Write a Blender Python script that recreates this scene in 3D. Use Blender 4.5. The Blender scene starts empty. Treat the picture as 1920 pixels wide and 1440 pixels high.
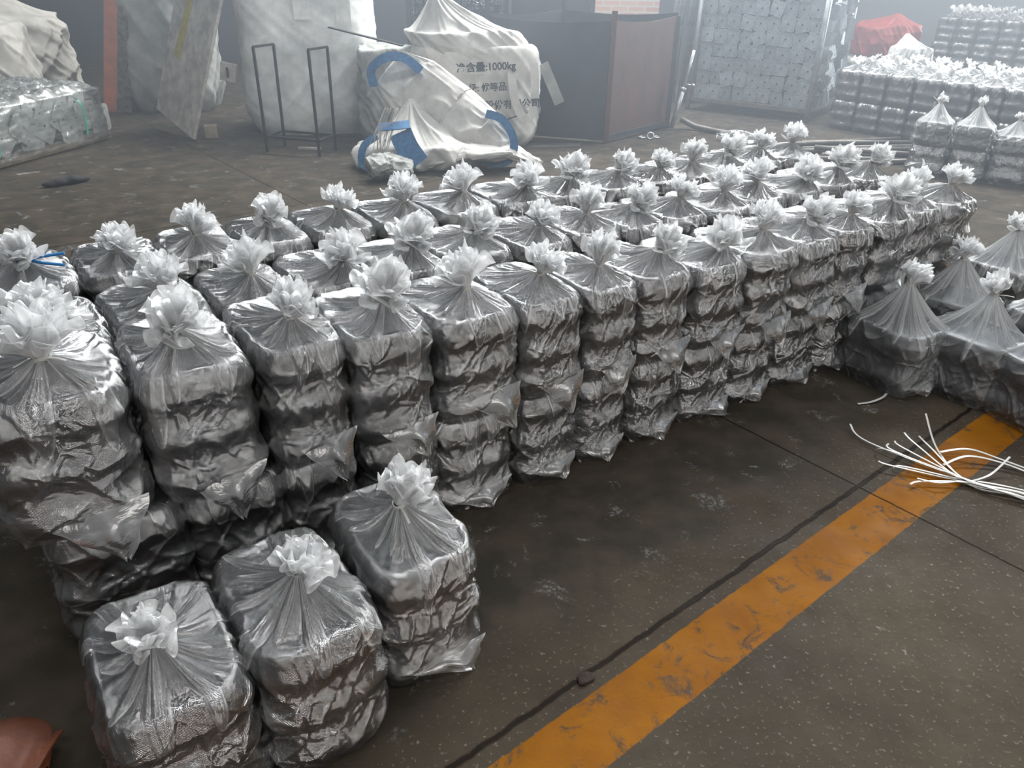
import bpy, bmesh, math, random
import numpy as np
from mathutils import Vector, Matrix, Euler

# ------------------------------------------------------------------ camera
SC = bpy.context.scene
COL = SC.collection
F_PX, CAM_H = 1442.0, 1.6
PITCH, ROLL = math.atan(795.0 / F_PX), math.radians(1.0)
cam_d = bpy.data.cameras.new('camera')
cam_d.sensor_width = 36.0
cam_d.lens = F_PX / 1920.0 * 36.0
cam_d.clip_end = 200
cam = bpy.data.objects.new('camera', cam_d)
COL.objects.link(cam)
fw = Vector((0, math.cos(PITCH), -math.sin(PITCH)))
up0 = Vector((0, math.sin(PITCH), math.cos(PITCH)))
rt0 = Vector((1, 0, 0))
rt = rt0 * math.cos(ROLL) + up0 * math.sin(ROLL)
up = -rt0 * math.sin(ROLL) + up0 * math.cos(ROLL)
cam.matrix_world = Matrix(((rt.x, up.x, -fw.x, 0), (rt.y, up.y, -fw.y, 0), (rt.z, up.z, -fw.z, CAM_H), (0, 0, 0, 1)))
SC.camera = cam

# ------------------------------------------------------------------ view, world, lights
SC.view_settings.view_transform = 'Standard'
SC.view_settings.look = 'None'
SC.view_settings.gamma = 1.0
SC.view_settings.use_curve_mapping = False
SC.view_settings.exposure = 0.0
cy = SC.cycles
cy.max_bounces = 8; cy.diffuse_bounces = 3; cy.glossy_bounces = 3; cy.transmission_bounces = 4
cy.transparent_max_bounces = 14; cy.volume_bounces = 0; cy.caustics_reflective = False; cy.caustics_refractive = False
wd = bpy.data.worlds.new('world'); SC.world = wd; wd.use_nodes = True
wd.node_tree.nodes['Background'].inputs[0].default_value = (0.88, 0.94, 1.0, 1)
wd.node_tree.nodes['Background'].inputs[1].default_value = 0.14

def area(name, loc, target, sx, sy, power, col=(1, 1, 1)):
    l = bpy.data.lights.new(name, 'AREA'); l.shape = 'RECTANGLE'; l.size = sx; l.size_y = sy
    l.energy = power; l.color = col
    o = bpy.data.objects.new(name, l); COL.objects.link(o)
    o.location = loc
    o.rotation_euler = (Vector(target) - Vector(loc)).to_track_quat('-Z', 'Y').to_euler()
    return o
# skylight strips in the roof, the open bay at the far right and an added light behind the camera for glints on the sacks
area('skylight_far', (2.0, 10.0, 6.0), (1.0, 5.0, 0.3), 10.0, 1.2, 2000, (0.93, 0.97, 1.0))
area('skylight_mid', (0.0, 3.8, 6.0), (0.0, 3.2, 0.0), 8.0, 0.2, 200, (0.95, 0.98, 1.0))
area('skylight_near', (1.0, -0.8, 6.0), (0.4, 2.4, 0.4), 8.0, 0.15, 130, (1.0, 0.98, 0.95))
area('glint_light_behind', (4.2, -4.6, 2.2), (0.5, 2.8, 0.5), 4.6, 2.0, 210, (1.0, 0.96, 0.92))
area('open_bay', (12.5, 11.5, 4.0), (2.0, 7.5, 0.5), 6.0, 4.0, 1150, (0.90, 0.96, 1.0))

HAZE = 0.05
# ------------------------------------------------------------------ helpers
U = np.array([0.8285, 0.56]); NRM = np.array([-0.56, 0.8285])
ROWROT = math.atan2(0.56, 0.8285)
def W(s, o, z=0.0):
    p = U * s + NRM * o
    return (float(p[0]), float(p[1]), z)

def mesh_np(name, V, Fq, smooth=True, uv=None, attrs=None, mats=()):
    me = bpy.data.meshes.new(name)
    V = np.asarray(V, dtype=np.float32).reshape(-1, 3)
    Fq = np.asarray(Fq, dtype=np.int32)
    k = Fq.shape[1]
    me.vertices.add(len(V)); me.vertices.foreach_set('co', V.ravel())
    me.loops.add(Fq.size); me.loops.foreach_set('vertex_index', Fq.ravel())
    me.polygons.add(len(Fq))
    me.polygons.foreach_set('loop_start', np.arange(0, Fq.size, k, dtype=np.int32))
    me.polygons.foreach_set('loop_total', np.full(len(Fq), k, dtype=np.int32))
    me.update(calc_edges=True)
    me.polygons.foreach_set('use_smooth', np.full(len(Fq), smooth, dtype=bool))
    if uv is not None:
        l = me.uv_layers.new(name='UVMap')
        l.data.foreach_set('uv', np.asarray(uv, dtype=np.float32)[Fq.ravel()].ravel())
    for an, av in (attrs or {}).items():
        a = me.attributes.new(an, 'FLOAT', 'POINT')
        a.data.foreach_set('value', np.asarray(av, dtype=np.float32).ravel())
    for m in mats: me.materials.append(m)
    me.validate()
    return me

def grid_faces(rows, cols, wrap=True, off=0):
    c = cols if wrap else cols - 1
    i, j = np.meshgrid(np.arange(rows - 1), np.arange(c), indexing='ij')
    j2 = (j + 1) % cols
    return (np.stack([i * cols + j, i * cols + j2, (i + 1) * cols + j2, (i + 1) * cols + j], -1).reshape(-1, 4) + off)

def link(name, me, parent=None, loc=(0, 0, 0), rot=(0, 0, 0), scale=(1, 1, 1)):
    o = bpy.data.objects.new(name, me); COL.objects.link(o)
    o.location = loc; o.rotation_euler = rot; o.scale = scale
    if parent is not None: o.parent = parent
    return o
def tag(o, label, cat, group=None, kind=None):
    if label: o['label'] = label
    if cat: o['category'] = cat
    if group: o['group'] = group
    if kind: o['kind'] = kind
    return o
def empty(name, label, cat, loc=(0, 0, 0), rz=0.0, group=None, scale=(1, 1, 1)):
    o = bpy.data.objects.new(name, None); COL.objects.link(o)
    o.empty_display_size = 0.05
    o.location = loc; o.rotation_euler = (0, 0, rz); o.scale = scale
    return tag(o, label, cat, group)

class Noise:
    """smooth value noise, periodic in the first coordinate"""
    def __init__(self, seed): self.seed = seed; self.g = {}
    def __call__(self, u, v, nu, nv=64):
        if (nu, nv) not in self.g: self.g[(nu, nv)] = np.random.RandomState(self.seed * 131 + nu * 7 + nv).rand(nu, nv)
        g = self.g[(nu, nv)]
        u = np.mod(u, 1.0) * nu; v = np.mod(v, nv)
        iu = np.floor(u).astype(int); iv = np.floor(v).astype(int)
        fu = u - iu; fv = v - iv
        fu = fu * fu * (3 - 2 * fu); fv = fv * fv * (3 - 2 * fv)
        a = g[iu % nu, iv % nv]; b = g[(iu + 1) % nu, iv % nv]
        c = g[iu % nu, (iv + 1) % nv]; d = g[(iu + 1) % nu, (iv + 1) % nv]
        return (a * (1 - fu) + b * fu) * (1 - fv) + (c * (1 - fu) + d * fu) * fv
def ridge(n, p=2.0): return (1 - np.abs(2 * n - 1)) ** p

# ------------------------------------------------------------------ materials
def new_mat(name):
    m = bpy.data.materials.new(name); m.use_nodes = True
    nt = m.node_tree; nt.nodes.clear()
    out = nt.nodes.new('ShaderNodeOutputMaterial')
    return m, nt, out
def nd(nt, t, **kw):
    n = nt.nodes.new(t)
    for k, v in kw.items():
        if k.startswith('i_'):
            key = k[2:]
            key = int(key) if key.isdigit() else key.replace('_', ' ')
            n.inputs[key].default_value = v
        else: setattr(n, k, v)
    return n
def L(nt, a, b): nt.links.new(a, b)
def mth(nt, op, a, b=None, clamp=False):
    n = nt.nodes.new('ShaderNodeMath'); n.operation = op; n.use_clamp = clamp
    for i, x in enumerate((a, b)):
        if x is None: continue
        if isinstance(x, (int, float)): n.inputs[i].default_value = x
        else: L(nt, x, n.inputs[i])
    return n.outputs[0]
def ramp(nt, src, stops):
    r = nt.nodes.new('ShaderNodeValToRGB'); L(nt, src, r.inputs[0])
    e = r.color_ramp.elements
    while len(e) > 1: e.remove(e[-1])
    for i, (p, c) in enumerate(stops):
        x = e[0] if i == 0 else e.new(p)
        x.position = p
        x.color = (c, c, c, 1) if isinstance(c, (int, float)) else (*c, 1)
    return r.outputs[0]
def mixc(nt, f, a, b, mode='MIX'):
    n = nt.nodes.new('ShaderNodeMix'); n.data_type = 'RGBA'; n.blend_type = mode
    if isinstance(f, (int, float)): n.inputs[0].default_value = f
    else: L(nt, f, n.inputs[0])
    for i, x in ((6, a), (7, b)):
        if isinstance(x, tuple): n.inputs[i].default_value = (*x, 1) if len(x) == 3 else x
        else: L(nt, x, n.inputs[i])
    return n.outputs[2]

def plain(name, col, rough=0.5, metal=0.0, var=0.0, scale=8.0, bump=0.0, bscale=40.0, col2=None, spec=0.5, detail=6):
    m, nt, out = new_mat(name)
    p = nd(nt, 'ShaderNodeBsdfPrincipled')
    p.inputs['Roughness'].default_value = rough; p.inputs['Metallic'].default_value = metal
    p.inputs['Specular IOR Level'].default_value = spec
    tc = nd(nt, 'ShaderNodeTexCoord')
    if var > 0 or col2:
        nz = nd(nt, 'ShaderNodeTexNoise', i_Scale=scale, i_Detail=detail, i_Roughness=0.65)
        L(nt, tc.outputs['Object'], nz.inputs['Vector'])
        c2 = col2 or tuple(max(0, c * (1 - var)) for c in col)
        f = ramp(nt, nz.outputs['Fac'], [(0.38, 0.0), (0.62, 1.0)])
        L(nt, mixc(nt, f, col, c2), p.inputs['Base Color'])
    else: p.inputs['Base Color'].default_value = (*col, 1)
    if bump > 0:
        n2 = nd(nt, 'ShaderNodeTexNoise', i_Scale=bscale, i_Detail=4.0)
        L(nt, tc.outputs['Object'], n2.inputs['Vector'])
        b = nd(nt, 'ShaderNodeBump', i_Strength=bump, i_Distance=0.01)
        L(nt, n2.outputs['Fac'], b.inputs['Height']); L(nt, b.outputs[0], p.inputs['Normal'])
    L(nt, p.outputs[0], out.inputs[0])
    return m

def film_mat(name, tint=(0.93, 0.94, 0.95), base=0.05, gloss=0.26, rough=0.13, weave=True, gain=0.72, fres=0.8, crease=0.42):
    """thin translucent woven plastic: clear film + milky fibres + gloss; 'gather' = how many layers are bunched"""
    m, nt, out = new_mat(name)
    at = nd(nt, 'ShaderNodeAttribute', attribute_name='gather')
    tc = nd(nt, 'ShaderNodeTexCoord')
    nz = nd(nt, 'ShaderNodeTexNoise', i_Scale=9.0, i_Detail=5.0, i_Roughness=0.6)
    L(nt, tc.outputs['Object'], nz.inputs['Vector'])
    b1 = nd(nt, 'ShaderNodeBump', i_Strength=crease, i_Distance=0.02)
    n2 = nd(nt, 'ShaderNodeTexNoise', i_Scale=11.0, i_Detail=3.0, i_Roughness=0.5, i_Distortion=0.8)
    L(nt, tc.outputs['Object'], n2.inputs['Vector'])
    cr = mth(nt, 'ABSOLUTE', mth(nt, 'SUBTRACT', n2.outputs['Fac'], 0.5))
    L(nt, cr, b1.inputs['Height'])
    mp = nd(nt, 'ShaderNodeMapping'); mp.inputs['Scale'].default_value = (1.0, 1.0, 2.2); mp.inputs['Rotation'].default_value = (0.5, 0.6, 0.3)
    L(nt, tc.outputs['Object'], mp.inputs[0])
    n3 = nd(nt, 'ShaderNodeTexNoise', i_Scale=30.0, i_Detail=3.0, i_Roughness=0.5, i_Distortion=1.5); L(nt, mp.outputs[0], n3.inputs['Vector'])
    b3 = nd(nt, 'ShaderNodeBump', i_Strength=crease * 0.45, i_Distance=0.01)
    L(nt, mth(nt, 'ABSOLUTE', mth(nt, 'SUBTRACT', n3.outputs['Fac'], 0.5)), b3.inputs['Height']); L(nt, b1.outputs[0], b3.inputs['Normal'])
    nrm = b3.outputs[0]
    if weave:
        sep = nd(nt, 'ShaderNodeSeparateXYZ'); L(nt, tc.outputs['UV'], sep.inputs[0])
        k = 2 * math.pi / 0.0036
        sx = mth(nt, 'SINE', mth(nt, 'MULTIPLY', sep.outputs[0], k))
        sy = mth(nt, 'SINE', mth(nt, 'MULTIPLY', sep.outputs[1], k))
        wv = mth(nt, 'ADD', mth(nt, 'MULTIPLY', mth(nt, 'MULTIPLY', sx, sy), 0.5), 0.5)
        b2 = nd(nt, 'ShaderNodeBump', i_Strength=0.55, i_Distance=0.0012)
        L(nt, wv, b2.inputs['Height']); L(nt, nrm, b2.inputs['Normal']); nrm = b2.outputs[0]
    dif = nd(nt, 'ShaderNodeBsdfDiffuse'); dif.inputs[0].default_value = (*tint, 1); L(nt, nrm, dif.inputs['Normal'])
    trl = nd(nt, 'ShaderNodeBsdfTranslucent'); trl.inputs[0].default_value = (*tint, 1); L(nt, nrm, trl.inputs['Normal'])
    milk = nd(nt, 'ShaderNodeMixShader', i_0=0.5); L(nt, dif.outputs[0], milk.inputs[1]); L(nt, trl.outputs[0], milk.inputs[2])
    tr = nd(nt, 'ShaderNodeBsdfTransparent'); tr.inputs[0].default_value = (0.93, 0.95, 0.97, 1)
    a = mth(nt, 'ADD', mth(nt, 'MULTIPLY', at.outputs['Fac'], gain), mth(nt, 'MULTIPLY', ramp(nt, nz.outputs['Fac'], [(0.3, 0.5), (0.7, 1.5)]), base), clamp=True)
    m1 = nd(nt, 'ShaderNodeMixShader'); L(nt, a, m1.inputs[0]); L(nt, tr.outputs[0], m1.inputs[1]); L(nt, milk.outputs[0], m1.inputs[2])
    gl = nd(nt, 'ShaderNodeBsdfGlossy', i_Roughness=rough); gl.inputs[0].default_value = (1, 1, 1, 1); L(nt, nrm, gl.inputs['Normal'])
    fr = nd(nt, 'ShaderNodeFresnel', i_IOR=1.5); L(nt, nrm, fr.inputs['Normal'])
    gf = mth(nt, 'ADD', mth(nt, 'MULTIPLY', fr.outputs[0], fres), gloss, clamp=True)
    m2 = nd(nt, 'ShaderNodeMixShader'); L(nt, gf, m2.inputs[0]); L(nt, m1.outputs[0], m2.inputs[1]); L(nt, gl.outputs[0], m2.inputs[2])
    L(nt, m2.outputs[0], out.inputs[0])
    return m

M = {}
M['film'] = film_mat('woven_film')
M['film_clear'] = film_mat('woven_film_clear', base=0.12, gloss=0.07, rough=0.3, fres=0.6)
M['film_far'] = film_mat('woven_film_far', base=0.07, gloss=0.12, rough=0.25, weave=False)
M['flap'] = film_mat('loose_film_corner', base=0.20, gloss=0.08, rough=0.22, fres=0.7, crease=0.35)
M['tuft'] = film_mat('bunched_film', tint=(0.97, 0.97, 0.97), base=0.50, gloss=0.02, rough=0.38, weave=False, gain=0.4, fres=0.35, crease=0.4)
M['wrap'] = film_mat('stretch_wrap', tint=(0.90, 0.93, 0.92), base=0.06, gloss=0.10, rough=0.16, weave=False)
M['strap'] = plain('white_strap', (0.58, 0.57, 0.54), 0.35, spec=0.6)
M['bluetie'] = plain('blue_cord', (0.03, 0.20, 0.48), 0.5)
M['contents'] = plain('dark_metal', (0.036, 0.042, 0.050), 0.32, 0.15, var=0.5, scale=30)
M['steel'] = plain('galvanised', (0.50, 0.54, 0.58), 0.36, 0.75, var=0.35, scale=9, bump=0.15)
M['plate'] = plain('galvanised_plate', (0.36, 0.40, 0.44), 0.42, 0.55, var=0.3, scale=14)
M['plate_light'] = plain('pale_plate', (0.62, 0.64, 0.62), 0.55, 0.1, var=0.2, scale=9)
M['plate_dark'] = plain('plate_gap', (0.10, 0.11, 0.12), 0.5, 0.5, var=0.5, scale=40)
M['black'] = plain('black_steel', (0.02, 0.022, 0.025), 0.5, 0.3)
M['rust'] = plain('oxide_red', (0.10, 0.048, 0.038), 0.6, 0.0, col2=(0.065, 0.04, 0.036), scale=5, bump=0.2, bscale=20)
M['darkpaint'] = plain('dark_blue_grey_steel', (0.035, 0.042, 0.055), 0.55, 0.1, var=0.3, scale=4)
M['sack'] = plain('woven_sack', (0.60, 0.59, 0.56), 0.7, col2=(0.42, 0.41, 0.39), scale=5, bump=0.35, bscale=14, detail=9)
M['sack_grey'] = plain('grey_sack', (0.36, 0.37, 0.36), 0.7, col2=(0.25, 0.26, 0.25), scale=6, bump=0.35, bscale=14, detail=9)
M['sack_white'] = plain('white_sack', (0.86, 0.87, 0.86), 0.65, col2=(0.50, 0.52, 0.52), scale=2.5, bump=0.25, bscale=9, detail=7)
M['blueweb'] = plain('blue_webbing', (0.05, 0.18, 0.38), 0.7, var=0.35, scale=30, bump=0.3, bscale=120)
M['ink'] = plain('printed_ink', (0.02, 0.025, 0.03), 0.7)
M['board'] = plain('weathered_board', (0.56, 0.54, 0.50), 0.75, col2=(0.30, 0.28, 0.26), scale=7, bump=0.3, bscale=25, detail=9)
M['wood'] = plain('raw_wood', (0.33, 0.27, 0.21), 0.8, var=0.35, scale=12)
M['yellow'] = plain('yellow_paper', (0.45, 0.38, 0.06), 0.7, var=0.3, scale=20)
M['orange'] = plain('orange_painted_post', (0.62, 0.20, 0.11), 0.6, col2=(0.42, 0.16, 0.11), scale=6)
M['mortar'] = plain('broken_mortar', (0.20, 0.19, 0.18), 0.9, var=0.6, scale=18, bump=0.8, bscale=25)
M['wall'] = plain('dark_hall_wall', (0.06, 0.07, 0.09), 0.8, var=0.3, scale=1.0)
M['leather'] = plain('brown_leather', (0.24, 0.075, 0.035), 0.45, col2=(0.13, 0.045, 0.025), scale=9, bump=0.3, bscale=30)
M['rag'] = plain('dark_rag', (0.022, 0.022, 0.024), 0.9, bump=0.5, bscale=60)
M['green'] = plain('green_strap', (0.05, 0.30, 0.20), 0.5)
M['redbag'] = plain('red_sheet', (0.30, 0.05, 0.045), 0.55, var=0.3, scale=10)
M['pipe'] = plain('dull_pipe', (0.17, 0.155, 0.145), 0.5, 0.4, var=0.4, scale=6)

# ------------------------------------------------------------------ floor
LD = np.array([0.774, 0.633]); LN = np.array([0.633, -0.774])     # stripe direction, across (towards lower right)
def floor_material():
    m, nt, out = new_mat('concrete_floor')
    tc = nd(nt, 'ShaderNodeTexCoord')
    def dot(v, off=0.0, wob=0.0, sc=3.0):
        vm = nd(nt, 'ShaderNodeVectorMath', operation='DOT_PRODUCT'); L(nt, tc.outputs['Object'], vm.inputs[0])
        vm.inputs[1].default_value = (v[0], v[1], 0)
        r = mth(nt, 'SUBTRACT', vm.outputs['Value'], off)
        if wob:
            nz = nd(nt, 'ShaderNodeTexNoise', i_Scale=sc, i_Detail=6.0, i_Roughness=0.6); L(nt, tc.outputs['Object'], nz.inputs['Vector'])
            r = mth(nt, 'ADD', r, mth(nt, 'MULTIPLY', mth(nt, 'SUBTRACT', nz.outputs['Fac'], 0.5), wob))
        return r
    def band(x, half, soft):   # 1 inside |x|<half
        a = mth(nt, 'SUBTRACT', half + soft, mth(nt, 'ABSOLUTE', x))
        return mth(nt, 'DIVIDE', a, soft, clamp=True)
    def noise(sc, det=8.0, rough=0.6, dist=0.0):
        n = nd(nt, 'ShaderNodeTexNoise', i_Scale=sc, i_Detail=det, i_Roughness=rough, i_Distortion=dist)
        L(nt, tc.outputs['Object'], n.inputs['Vector']); return n.outputs['Fac']
    base = mixc(nt, ramp(nt, noise(2.2, 9), [(0.35, 0.0), (0.65, 1.0)]), (0.072, 0.058, 0.041), (0.044, 0.035, 0.026))
    base = mixc(nt, ramp(nt, noise(16, 8, 0.7), [(0.50, 0.0), (0.66, 0.55)]), base, (0.052, 0.041, 0.033))
    base = mixc(nt, ramp(nt, noise(70, 4, 0.6), [(0.60, 0.0), (0.72, 0.5)]), base, (0.30, 0.27, 0.23))
    # darker, stained concrete between the sacks and the joint, their soft shadow painted in
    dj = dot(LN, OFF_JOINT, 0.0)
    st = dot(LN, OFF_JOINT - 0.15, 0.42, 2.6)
    stain_shade = ramp(nt, mth(nt, 'ADD', mth(nt, 'MULTIPLY', st, -1.0), 0.5, clamp=True), [(0.46, 0.0), (0.60, 1.0)])
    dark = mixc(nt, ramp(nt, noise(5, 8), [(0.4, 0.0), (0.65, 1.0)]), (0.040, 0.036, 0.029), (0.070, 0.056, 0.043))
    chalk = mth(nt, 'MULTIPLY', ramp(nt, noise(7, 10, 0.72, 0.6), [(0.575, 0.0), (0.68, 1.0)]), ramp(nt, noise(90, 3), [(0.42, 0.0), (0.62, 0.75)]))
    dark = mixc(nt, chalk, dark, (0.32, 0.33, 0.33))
    base = mixc(nt, stain_shade, base, dark)
    # white scuffs on the rest
    sc = mth(nt, 'MULTIPLY', ramp(nt, noise(3.1, 6, 0.65), [(0.665, 0.0), (0.70, 1.0)]), ramp(nt, noise(60, 4), [(0.4, 0.0), (0.6, 0.7)]))
    base = mixc(nt, sc, base, (0.50, 0.50, 0.48))
    # orange lane stripe, worn
    wear = ramp(nt, noise(11, 10, 0.75, 0.8), [(0.54, 1.0), (0.63, 0.15)])
    fine = ramp(nt, noise(55, 6, 0.7), [(0.62, 1.0), (0.74, 0.6)])
    stripe = mth(nt, 'MULTIPLY', band(dot(LN, OFF_STRIPE, 0.012, 22), 0.081, 0.004), mth(nt, 'MULTIPLY', wear, fine))
    paint = mixc(nt, ramp(nt, noise(4, 7), [(0.35, 0.0), (0.65, 1.0)]), (0.27, 0.105, 0.007), (0.19, 0.067, 0.005))
    base = mixc(nt, stripe, base, paint)
    # joints
    j1 = band(dot(LN, OFF_JOINT, 0.020, 14), 0.0045, 0.006)
    j2 = band(dot(LD, OFF_CROSS, 0.012, 14), 0.0020, 0.004)
    jj = mth(nt, 'MAXIMUM', j1, j2)
    for k in (OFF_CROSS + 4.1, OFF_CROSS + 8.2): jj = mth(nt, 'MAXIMUM', jj, band(dot(LD, k, 0.012, 14), 0.003, 0.005))
    jj = mth(nt, 'MAXIMUM', jj, band(dot(LN, OFF_JOINT - 4.4, 0.014, 14), 0.003, 0.005))
    base = mixc(nt, mth(nt, 'MULTIPLY', jj, 0.9), base, (0.010, 0.007, 0.005))
    p = nd(nt, 'ShaderNodeBsdfPrincipled'); L(nt, base, p.inputs['Base Color'])
    rr = ramp(nt, noise(6, 8), [(0.3, 0.42), (0.7, 0.7)]); L(nt, rr, p.inputs['Roughness'])
    p.inputs['Specular IOR Level'].default_value = 0.05
    b = nd(nt, 'ShaderNodeBump', i_Strength=0.35, i_Distance=0.006)
    hgt = mth(nt, 'SUBTRACT', mth(nt, 'MULTIPLY', noise(35, 8, 0.7), 0.6), mth(nt, 'MULTIPLY', jj, 1.5))
    L(nt, hgt, b.inputs['Height']); L(nt, b.outputs[0], p.inputs['Normal'])
    L(nt, p.outputs[0], out.inputs[0])
    return m
OFF_STRIPE = -0.796
OFF_JOINT = -0.930
OFF_CROSS = float(np.dot((1.22, 2.20), LD))
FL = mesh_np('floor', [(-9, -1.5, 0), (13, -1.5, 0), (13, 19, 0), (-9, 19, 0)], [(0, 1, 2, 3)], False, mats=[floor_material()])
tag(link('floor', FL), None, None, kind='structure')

# ------------------------------------------------------------------ the tied sack
def outline(w, d, N, e=4.6):
    t = np.linspace(0, 2 * np.pi, 4001)
    c, s = np.cos(t), np.sin(t)
    x = np.sign(c) * np.abs(c) ** (2 / e) * w / 2; y = np.sign(s) * np.abs(s) ** (2 / e) * d / 2
    L_ = np.concatenate([[0], np.cumsum(np.hypot(np.diff(x), np.diff(y)))])
    q = np.linspace(0, L_[-1], N, endpoint=False)
    px, py = np.interp(q, L_, x), np.interp(q, L_, y)
    tx = np.roll(px, -1) - np.roll(px, 1); ty = np.roll(py, -1) - np.roll(py, 1)
    n = np.hypot(tx, ty)
    return px, py, ty / n, -tx / n, q, L_[-1]

def build_sack(seed, w=0.27, d=0.39, h=0.33, neck=(0.0, -0.07, 0.09), layers=3, N=400, tall=False, tuft_r=0.075, tuft_h=0.085,
               tilt=(0.3, 0.0), with_top=True, slump=0.0, far=False, pleats=13, mat='film', flap=None):
    """meshes of one sack in its own frame: x along the row, -y the front, z up"""
    rs = np.random.RandomState(seed); NZ = Noise(seed + 7)
    px, py, nx, ny, q, Lp = outline(w, d, N)
    a = q / Lp
    R = {}
    # ---- contents: stacked layers of ribbed dark metal
    Nc = 220 if not far else 60
    cx, cy, cnx, cny, cq, cL = outline(w - 0.022, d - 0.022, Nc)
    zz = np.linspace(0.004, h - 0.012, 31 if not far else 13)
    V = []
    for z in zz:
        b = (0.5 - 0.5 * math.cos(2 * math.pi * layers * z / h)) ** 1.2
        rib = 0.0028 * np.cos(cq / cL * 2 * np.pi * 110) * b if not far else 0
        o = -0.008 + 0.009 * b + rib
        V.append(np.stack([cx + cnx * o, cy + cny * o, np.full(Nc, z)], -1))
    for k in (0.9, 0.5, 0.02):
        V.append(np.stack([cx * k, cy * k, np.full(Nc, h - 0.010 + 0.002 * (k < 0.8))], -1))
    V = np.array(V)
    R['contents'] = mesh_np('packed_metal', V.reshape(-1, 3), grid_faces(len(V), Nc), mats=[M['contents']])
    # ---- film: sides
    ms = 130 if not far else 22
    mt = 46 if not far else 14
    zs = np.linspace(0.0, 1.0, ms) * h
    K = pleats
    pc = (np.arange(K) + rs.uniform(0, 0.85, K)) / K; pw = rs.uniform(0.30, 0.62, K) / K
    D0 = 0.15                                            # neck to rim
    De = rs.uniform(0.10, 0.20, K)
    front = np.array([abs(((c - 0.75 + 0.5) % 1) - 0.5) < 0.10 for c in pc])
    De[front] = rs.uniform(0.20, 0.33, front.sum())
    De[rs.rand(K) < 0.2] = 0.24
    K2 = 22 if not far else 12
    pc2 = rs.rand(K2); pw2 = rs.uniform(0.004, 0.009, K2); De2 = rs.uniform(0.06, 0.17, K2)
    def pleat(D):        # D: distance from the neck along the film; fold height and bunching per angle
        s = np.zeros(N); g = np.zeros(N)
        for c, w0, e_ in zip(pc, pw, De):
            if D >= e_: continue
            w_ = w0 * math.sqrt(1 - D / e_) * (0.9 if D < 0.1 else 1.0)
            dd = np.abs(((a - c + 0.5) % 1) - 0.5) / w_
            s = np.maximum(s, np.where(dd < 1, np.cos(np.clip(dd, 0, 1) * math.pi / 2) ** 0.8 * (1 - 0.35 * np.exp(-((dd - 0.3) / 0.16) ** 2)), 0) * (1 - D / e_) ** 0.35)
            g = np.maximum(g, np.where(dd < 1, 0.30, 0) + np.clip(1 - np.abs(dd - 0.9) * w_ / 0.0032, 0, 1) * 0.55)
        for c, w0, e_ in zip(pc2, pw2, De2):
            if D >= e_: continue
            dd = np.abs(((a - c + 0.5) % 1) - 0.5) / (w0 * math.sqrt(1 - D / e_))
            tn = np.clip(1 - dd, 0, 1)
            s = np.maximum(s, 0.45 * tn * (1 - D / e_) ** 0.5); g = np.maximum(g, 0.45 * tn ** 2)
        return s, g
    # star folds on the sides
    A2, Z2 = np.meshgrid(a, zs)
    disp = 0.0065 * ridge(NZ(A2 + Z2 / h * 0.16, Z2 / h * 2.6, 16), 4) + 0.0065 * ridge(NZ(A2 - Z2 / h * 0.22, Z2 / h * 3.2 + 9, 22), 4)
    disp += 0.0022 * ridge(NZ(A2 + Z2 / h * 0.05, Z2 / h * 9, 60), 2)
    disp += 0.005 * (NZ(A2, Z2 / h * 2, 9) - 0.5)
    gath = 0.05 * ridge(NZ(A2 + Z2 / h * 0.2, Z2 / h * 5, 30), 6)
    nstar = 12 if not far else 3
    for k in range(nstar):
        ca = (0.75 + rs.uniform(-0.13, 0.13)) % 1 if k < 7 else rs.rand()
        cz = rs.uniform(0.1, 0.9) * h
        da = (((A2 - ca + 0.5) % 1) - 0.5) * Lp; dz = Z2 - cz
        r = np.hypot(da, dz); ph = np.arctan2(dz, da)
        nr = rs.randint(3, 6); off = rs.rand() * 6
        ray = (np.abs(np.cos(nr * ph / 2 + off)) ** 22) * np.exp(-r / 0.075) * np.clip(r / 0.01, 0, 1)
        disp += 0.006 * ray; gath += 0.16 * ray
    V = []; G = []; UVs = []
    for i, z in enumerate(zs):
        b = (0.5 - 0.5 * math.cos(2 * math.pi * layers * z / h)) ** 1.3
        o = -0.004 + 0.013 * b
        top = max(0, (z - (h - 0.022)) / 0.022)
        o -= 0.022 * (1 - math.sqrt(max(0, 1 - top * top))) * 0.7
        bot = max(0, 1 - z / 0.03)
        fr, fg = pleat(D0 + h - z)
        oo = o + disp[i] * (1 - 0.3 * top) + 0.012 * fr - 0.006 * bot
        if slump: oo = oo + slump * (1 - z / h) ** 1.5 * (0.6 + 0.8 * NZ(a, np.zeros(N), 7))
        V.append(np.stack([px + nx * oo, py + ny * oo, np.full(N, z) + 0.004 * (NZ(a, np.full(N, i * 0.2), 12) - 0.5) * top], -1))
        G.append(np.clip(gath[i] + fg, 0, 1)); UVs.append(np.stack([q, np.full(N, z)], -1))
    if slump:
        pass
    # ---- film: top gathered to the neck
    rim = V[-1]
    nk = np.array([neck[0], neck[1], h + neck[2]])
    rn = 0.013
    th = np.arctan2(rim[:, 1] - nk[1], rim[:, 0] - nk[0])
    ring = np.stack([nk[0] + rn * np.cos(th), nk[1] + rn * np.sin(th), np.full(N, nk[2])], -1)
    T0, _g = pleat(D0)
    n1 = NZ(a, np.zeros(N), 40)
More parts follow.
